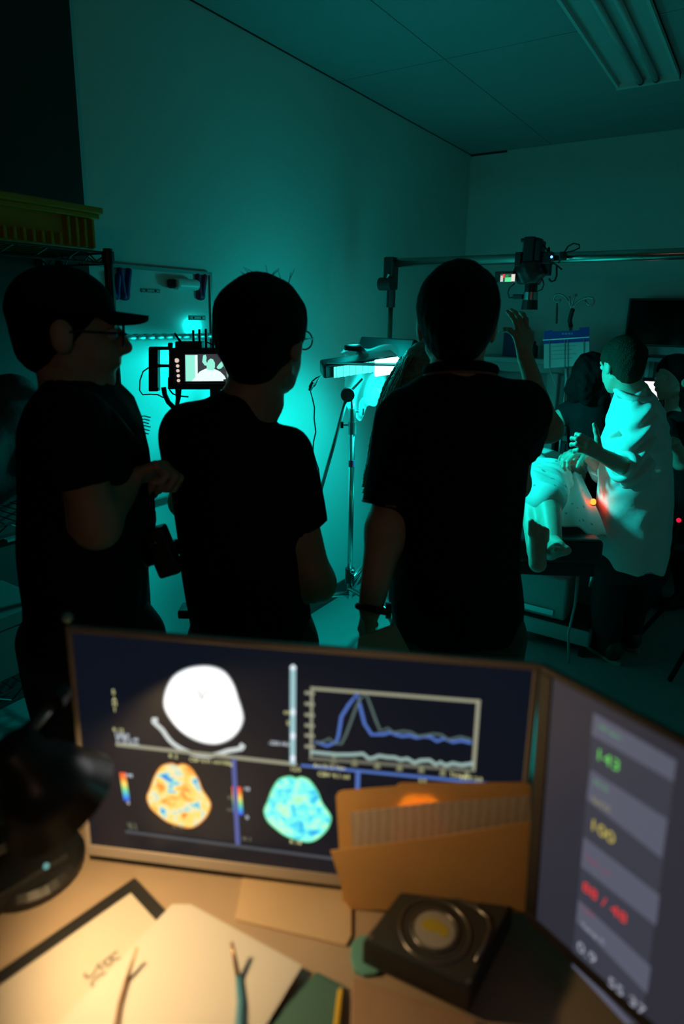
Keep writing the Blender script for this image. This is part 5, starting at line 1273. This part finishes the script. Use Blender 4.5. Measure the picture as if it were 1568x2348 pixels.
EG, EY, ER, EW = emit('vital_green', lin(95, 190, 80), 1.35), emit('vital_yellow', lin(175, 160, 70), 1.3), emit('vital_red', lin(200, 45, 40), 1.35), emit('vital_white', lin(140, 142, 155), 1.3)
EGd, EYd, ERd = emit('vital_green_dim', lin(88, 150, 105), 1.1), emit('vital_yellow_dim', lin(140, 132, 90), 1.1), emit('vital_red_dim', lin(130, 60, 80), 1.1)
def t2(s, px, py, hpx, m, name='reading'):
    k = float(np.linalg.norm(s2(px, py + hpx) - s2(px, py))); return put_text(s, k * 1.38, s2(px, py, .0014), u2, -v2, m, name, sc2_)
for s, x, y, h_, m in (('HR bpm', 1399, 1677, 11, EGd), ('143', 1394, 1742, 27, EG), ('ECG', 1380, 1801, 12, EGd), ('SpO2', 1379, 1843, 13, EYd), ('100', 1381, 1905, 27, EY), ('NIBP mm', 1371, 1983, 10, ERd), ('88 / 48', 1386, 2068, 24, ER), ('MAP', 1349, 2090, 11, ERd), ('Temp C', 1360, 2139, 11, EW), ('0.9', 1346, 2184, 24, EW), ('55 37', 1437, 2283, 24, EW)):
    t2(s, x, y, h_, m)

# ---- manila folder standing open against the scan monitor
M_MAN = mat('manila', (.72, .42, .15), .75, var=.05, vscale=20, trans=.28)
bt_ = onz(800, 2085, ZD + .001)
def lean(z0, top_back):     # plane through the bottom line, leaning back by top_back over 0.17 m
    n = nz(np.cross(du, UP * .17 + dv * top_back)); return n if n @ HD < 0 else -n
nA, nB = lean(0, .002), lean(0, -.022)
def fpoly(name, pts, o, n, m, t, par): return MB().prism([onpl(x, y, o, n) for x, y in pts], -n, t).build(name, m, par)
mf = thing('manila_folder', 'open manila folder standing against the scan monitor', 'folder', bt_)
oA = bt_ + dv * .006
fpoly('back_flap', [(786, 2090), (770, 1826), (776, 1816), (786, 1812), (908, 1803), (914, 1797), (922, 1795), (1205, 1794), (1217, 1800), (1219, 2095)], oA, nA, M_MAN, .0009, mf)
fpoly('front_flap', [(800, 2086), (757, 1951), (1000, 1920), (1216, 1884), (1216, 2090)], bt_, nB, M_MAN, .0009, mf)
ps_ = thing('paper_sheets', 'lined paper sheets tucked inside the open manila folder', 'paper', bt_ + dv * .02)
M_LINED = mat('lined_paper', (.60, .50, .42), .8, trans=.25)
nt = M_LINED.node_tree; tcl = nt.nodes.new('ShaderNodeTexCoord'); wvn = nt.nodes.new('ShaderNodeTexWave'); wvn.inputs['Scale'].default_value = 30; wvn.inputs['Distortion'].default_value = 2.0
nt.links.new(tcl.outputs['Object'], wvn.inputs['Vector']); crl = nt.nodes.new('ShaderNodeValToRGB'); crl.color_ramp.elements[0].color = (.46, .37, .30, 1); crl.color_ramp.elements[1].color = (.62, .52, .44, 1)
nt.links.new(wvn.outputs['Color'], crl.inputs['Fac']); nt.links.new(crl.outputs['Color'], nt.nodes['Principled BSDF'].inputs['Base Color'])
fpoly('sheet', [(820, 2084), (802, 1864), (975, 1844), (1216, 1826), (1217, 2088)], bt_ + dv * .003, lean(0, -.004), M_LINED, .002, ps_)

# ---- things lying on the desk
def flat(pts, z, t, m, name, par=None, bev=0.0):
    return MB().prism([onz(x, y, z) for x, y in pts], UP, t).build(name, m, par, bevel=bev)
tag(flat(smooth_loop([(560, 1990), (806, 2014), (806, 2150), (794, 2172), (540, 2112)], 1), ZD + .0005, .004, mat('tan_folder', (.46, .33, .20), .7, var=.04), 'closed_folder', bev=.001), 'closed tan folder lying flat in front of the scan monitor', 'folder')
# black clipboard and its papers
K = onz(310, 2022, ZD + .001); e1 = nz(onz(0, 2238, ZD) - onz(310, 2022, ZD)); e2 = nz(onz(400, 2086, ZD) - onz(310, 2022, ZD)); e2 = nz(e2 - e1 * (e1 @ e2))
cbd = thing('clipboard', 'black board under the lamp-lit papers', 'board', K + e1 * .12 + e2 * .14)
MB().obox(K, e1, e2, UP, (0, .235), (0, .33), (0, .010)).build('board', M_BLACK, cbd, bevel=.003)
tag(MB().obox(K, e1, e2, UP, (.019, .213), (.021, .30), (.0102, .0106)).build('paper_sheet', mat('glossy_paper', (.47, .43, .37), .28)), 'cream sheet with two lines of handwriting on the black board', 'paper')
# the handwriting on it
tw_ = thing('handwriting', 'two short lines of grey handwriting on the cream sheet', 'writing', onz(245, 2230, ZD + .011))
for s, x, y in (('RE', 266, 2208), ('20K', 232, 2248)):
    put_text(s, .030, onz(x, y, ZD + .0122), e2, -e1 * -1, mat('pencil_grey', (.12, .11, .10), .7), 'pen_stroke', tw_)
Q = onz(437, 2074, ZD + .012); g1 = nz(onz(728, 2234, ZD + .012) - Q); g2 = nz(np.cross(UP, g1)); g2 = g2 if g2 @ HD < 0 else -g2
M_P2 = mat('grey_paper', (.48, .46, .43), .7)
qs = Q - g1 * .0
o = MB().prism([qs, qs + g1 * .178, qs + g1 * .178 + g2 * .235, qs - g1 * .03 + g2 * .235, qs - g1 * .022 + g2 * .012], UP, .0006).build('paper_sheet', M_P2)
tag(o, 'plain pale sheet overlapping the cream sheet, right of it', 'paper')
def rod(name, label, pts, r, m, tipm, cat):
    o = thing(name, label, cat, pts[0])
    i = len(pts) - 2
    MB().tube(pts[:-1], r[:-1], 10).build('handle', m, o, smooth=True)
    MB().tube(pts[-2:], r[-2:], 8).build('tip', tipm, o, smooth=True)
    return o
zp = ZD + .016
rod('probe', 'thin brown probe with a raised tip lying on the cream sheet', [onz(262, 2420, zp), onz(268, 2348, zp), onz(276, 2300, zp), onz(292, 2243, zp + .001), onz(314, 2172, zp + .022)], [.0036, .0034, .0032, .0028, .0020], mat('brown_probe', (.16, .09, .05), .4), mat('probe_tip', (.40, .28, .16), .4), 'tool')
rod('probe', 'teal-handled probe with a raised metal tip lying on the pale sheet', [onz(548, 2420, zp), onz(549, 2348, zp), onz(552, 2300, zp), onz(546, 2240, zp + .001), onz(531, 2160, zp + .024)], [.0052, .0052, .0046, .0032, .0022], mat('teal_handle', (.05, .20, .30), .4), mat('copper_tip', (.30, .18, .10), .35, metal=.6), 'tool')
# notebook and pencil
nb_ = thing('notebook', 'dark teal notebook at the bottom edge of the desk', 'notebook', onz(700, 2320, ZD))
flat([(726, 2236), (790, 2268), (770, 2420), (560, 2420)], ZD + .0005, .006, mat('teal_cover', (.035, .10, .085), .6), 'cover', nb_, .001)
flat([(724, 2238), (785, 2269), (765, 2420), (566, 2420)], ZD + .0066, .0010, mat('teal_cover_top', (.05, .13, .105), .6), 'top_cover', nb_)
pn = thing('pencil', 'yellow pencil lying along the teal notebook', 'pencil', onz(776, 2290, ZD + .012))
MB().tube([onz(781, 2272, ZD + .012), onz(764, 2420, ZD + .012)], .0035, 6).build('shaft', mat('pencil_yellow', (.65, .42, .03), .4), pn)
MB().tube([onz(782.5, 2262, ZD + .0115), onz(781, 2272, ZD + .012)], [.0008, .0034], 6).build('point', mat('pencil_wood', (.5, .35, .2), .6), pn)
# cardboard box, teal card and the disk drive on them
zc_ = ZD + .0005
tag(flat([(806, 2250), (1090, 2345), (1130, 2470), (800, 2470)], zc_, .008, mat('brown_card', (.33, .20, .12), .8, var=.08, vscale=20), 'card_sleeve', bev=.002), 'flat brown card sleeve under the disk drive', 'card')
tag(flat(smooth_loop([(806, 2170), (850, 2150), (900, 2200), (860, 2240), (812, 2232)], 2), zc_, .006, mat('teal_card', (.10, .30, .27), .6), 'teal_card', bev=.001), 'small teal card peeking out left of the disk drive', 'card')
zt = ZD + .046
c4 = [onz(x, y, zt) for x, y in ((968, 1978), (1178, 2072), (1079, 2270), (830, 2155))]
dd_ = thing('disk_drive', 'bare black disk drive with a round hub label on the desk', 'disk drive', (c4[0] + c4[2]) / 2 * V(1, 1, 0) + UP * (ZD + .0085))
MB().prism([p - UP * (zt - ZD - .0095) for p in c4], UP, zt - ZD - .0115).build('casting', mat('drive_black', (.016, .017, .018), .4), dd_, bevel=.003)
cen = sum(c4) / 4
lid = MB().prism([cen + (p - cen) * .95 + UP * -.002 for p in c4], UP, .002).build('cover_plate', mat('drive_plate', (.075, .085, .085), .35, metal=.6), dd_, bevel=.001)
hc_ = onz(996, 2132, zt)
M_RING = mat('ring_plate', (.22, .21, .20), .3, metal=.8)
MB().ring(hc_ + UP * .0005, UP, .029, .0018, 40, 8).build('hub_ring', M_RING, dd_, smooth=True)
MB().ring(hc_ + UP * .0005, UP, .044, .0016, 40, 8).build('platter_ring', M_RING, dd_, smooth=True)
MB().cyl(hc_, hc_ + UP * .0012, .0255, seg=36).build('hub_label', mat('label_grey', (.34, .32, .28), .6), dd_)
MB().prism([hc_ + du * x + dv * y + UP * .0012 for x, y in ((-.018, .004), (-.010, .013), (.002, .014), (.016, .004), (.018, -.006), (.010, -.010), (.002, -.004), (-.010, -.004))], UP, .0005).build('yellow_sticker', mat('sticker_yellow', (.42, .34, .03), .6), dd_)
pth = [onz(x, y, zt + .0008) for x, y in ((985, 2040), (1040, 2058), (1090, 2080), (1118, 2102), (1124, 2130), (1112, 2165), (1090, 2205))]
MB().tube(pth, .0022, 8).build('cover_groove', M_RING, dd_, smooth=True)
MB().prism([onz(x, y, zt) for x, y in ((985, 2012), (1105, 2058), (1095, 2080), (975, 2034))], UP, .0006).build('maker_label', mat('label_dark', (.12, .10, .085), .6), dd_)
for x, y in ((975, 1992), (1160, 2075), (1075, 2250), (850, 2150)): MB().cyl(onz(x, y, zt), onz(x, y, zt) + UP * .0012, .003, seg=10).build('screw', M_STEEL, dd_)

# ---- desk lamp, left
dl = thing('desk_lamp', 'black jointed desk lamp with a wide shade shining on the papers', 'lamp', onz(95, 1995, ZD))
ba = onz(70, 1990, ZD)
h0 = at(20, 1702, .60); h1 = h0 + nz(-UP + RT * .42 + HD * .22) * .100
ax_ = nz(h1 - h0); 
MB().lathe(ba, UP, [(0, .075), (.012, .075), (.020, .066), (.026, .02)], 32).build('base', M_BLACK, dl, smooth=False)
jn = at(135, 1600, .66)
MB().tube([ba + UP * .02, at(20, 1700, .70), at(70, 1662, .68), jn], .006, 10).build('lower_arm', M_DSTEEL, dl, smooth=True)
MB().cyl(jn - HD * .012, jn + HD * .012, .011, seg=14).build('joint', M_BLACK, dl)
MB().cyl(jn, at(160, 1594, .665), .004, seg=8).build('joint_bolt', M_STEEL, dl)
MB().cyl(jn, h0 + ax_ * .01, .0055, seg=10).build('upper_arm', mat('arm_satin', (.22, .22, .21), .35, metal=.7), dl, smooth=True)
LH = float(np.linalg.norm(h1 - h0))
prof = [(0, .020), (.006, .026), (.03, .029), (LH * .45, .040), (LH, .066)]
sg = 36; vs_, fs = [], []
a1_ = nz(np.cross(ax_, UP)); a2_ = np.cross(a1_, ax_)
for d, r in prof + [(LH, .063), (LH * .45, .037), (.03, .026), (.012, .001)]:
    for k in range(sg): vs_.append(h0 + ax_ * d + (a1_ * cos(2 * pi * k / sg) + a2_ * sin(2 * pi * k / sg)) * r)
n_ = len(prof) + 4
for i in range(n_ - 1):
    for k in range(sg): fs.append((i * sg + k, i * sg + (k + 1) % sg, (i + 1) * sg + (k + 1) % sg, (i + 1) * sg + k))
fs.append(tuple(range(sg)))
MB().add(vs_, fs).build('shade', mat('shade_black', (.020, .022, .021), .34), dl, smooth=True)
bp_ = h0 + ax_ * (LH * .72)
MB().sphere(bp_, (.020, .020, .020), 16, 12).build('bulb', emit('warm_bulb', WARM, 60.0, sample=False), dl, smooth=True)
MB().cyl(h0 + ax_ * .02, bp_ - ax_ * .012, .013, seg=14).build('socket', M_BLACK, dl)
li = bpy.data.lights.new('lamp_light', 'SPOT'); li.energy = DESK_LAMP_W * 4 * pi; li.color = WARM; li.spot_size = radians(150); li.spot_blend = .5; li.shadow_soft_size = .020
lo_ = bpy.data.objects.new('lamp_light', li); COL.objects.link(lo_); lo_.parent = dl
lo_.matrix_local = Matrix.Translation(Vector(bp_ + ax_ * .0215 - np.array(wloc(dl)))) @ Vector(nz(-UP * .75 + RT * .75 + HD * .35)).to_track_quat('-Z', 'Y').to_matrix().to_4x4()
MB().sphere(at(106, 1986, .70), .004).build('power_light', emit('standby_led', lin(90, 150, 145), 1.0), dl)
# dark desk phone left of the papers
ph = thing('desk_phone', 'black desk phone in the dark beside the papers', 'phone', onz(120, 2060, ZD))
pu, pv = e1, e2
o_ = onz(160, 1985, ZD + .0005)
MB().obox(o_, e1, e2, UP, (0, .20), (-.10, .012), (0, .03)).build('base', M_BLACK, ph, bevel=.006)
MB().obox(o_, e1, e2, UP, (.01, .19), (-.095, -.045), (.03, .055)).build('handset', M_BLACKG, ph, bevel=.012, seg=3)

# floor lamp standing behind the camera: the dim warm light on the men's backs and arms
fx, fy = .55, -1.15
fl_ = thing('floor_lamp', 'floor lamp with a frosted globe standing behind the camera', 'lamp', (fx, fy, 0))
MB().lathe(V(fx, fy, 0), UP, [(0, .14), (.012, .14), (.022, .12), (.03, .03)], 32).build('base', M_BLACK, fl_)
MB().cyl((fx, fy, .02), (fx, fy, 1.86), .011, seg=14).build('pole', M_DSTEEL, fl_, smooth=True)
MB().cyl((fx, fy, 1.85), (fx, fy, 1.885), .032, .036, 20).build('socket', M_BLACK, fl_)
MB().sphere(V(fx, fy, 1.95), .075, 24, 16).build('globe', emit('frosted_globe', (1.0, .60, .42), ROOM_LAMP, base=(.5, .5, .5), sample=True), fl_, smooth=True)
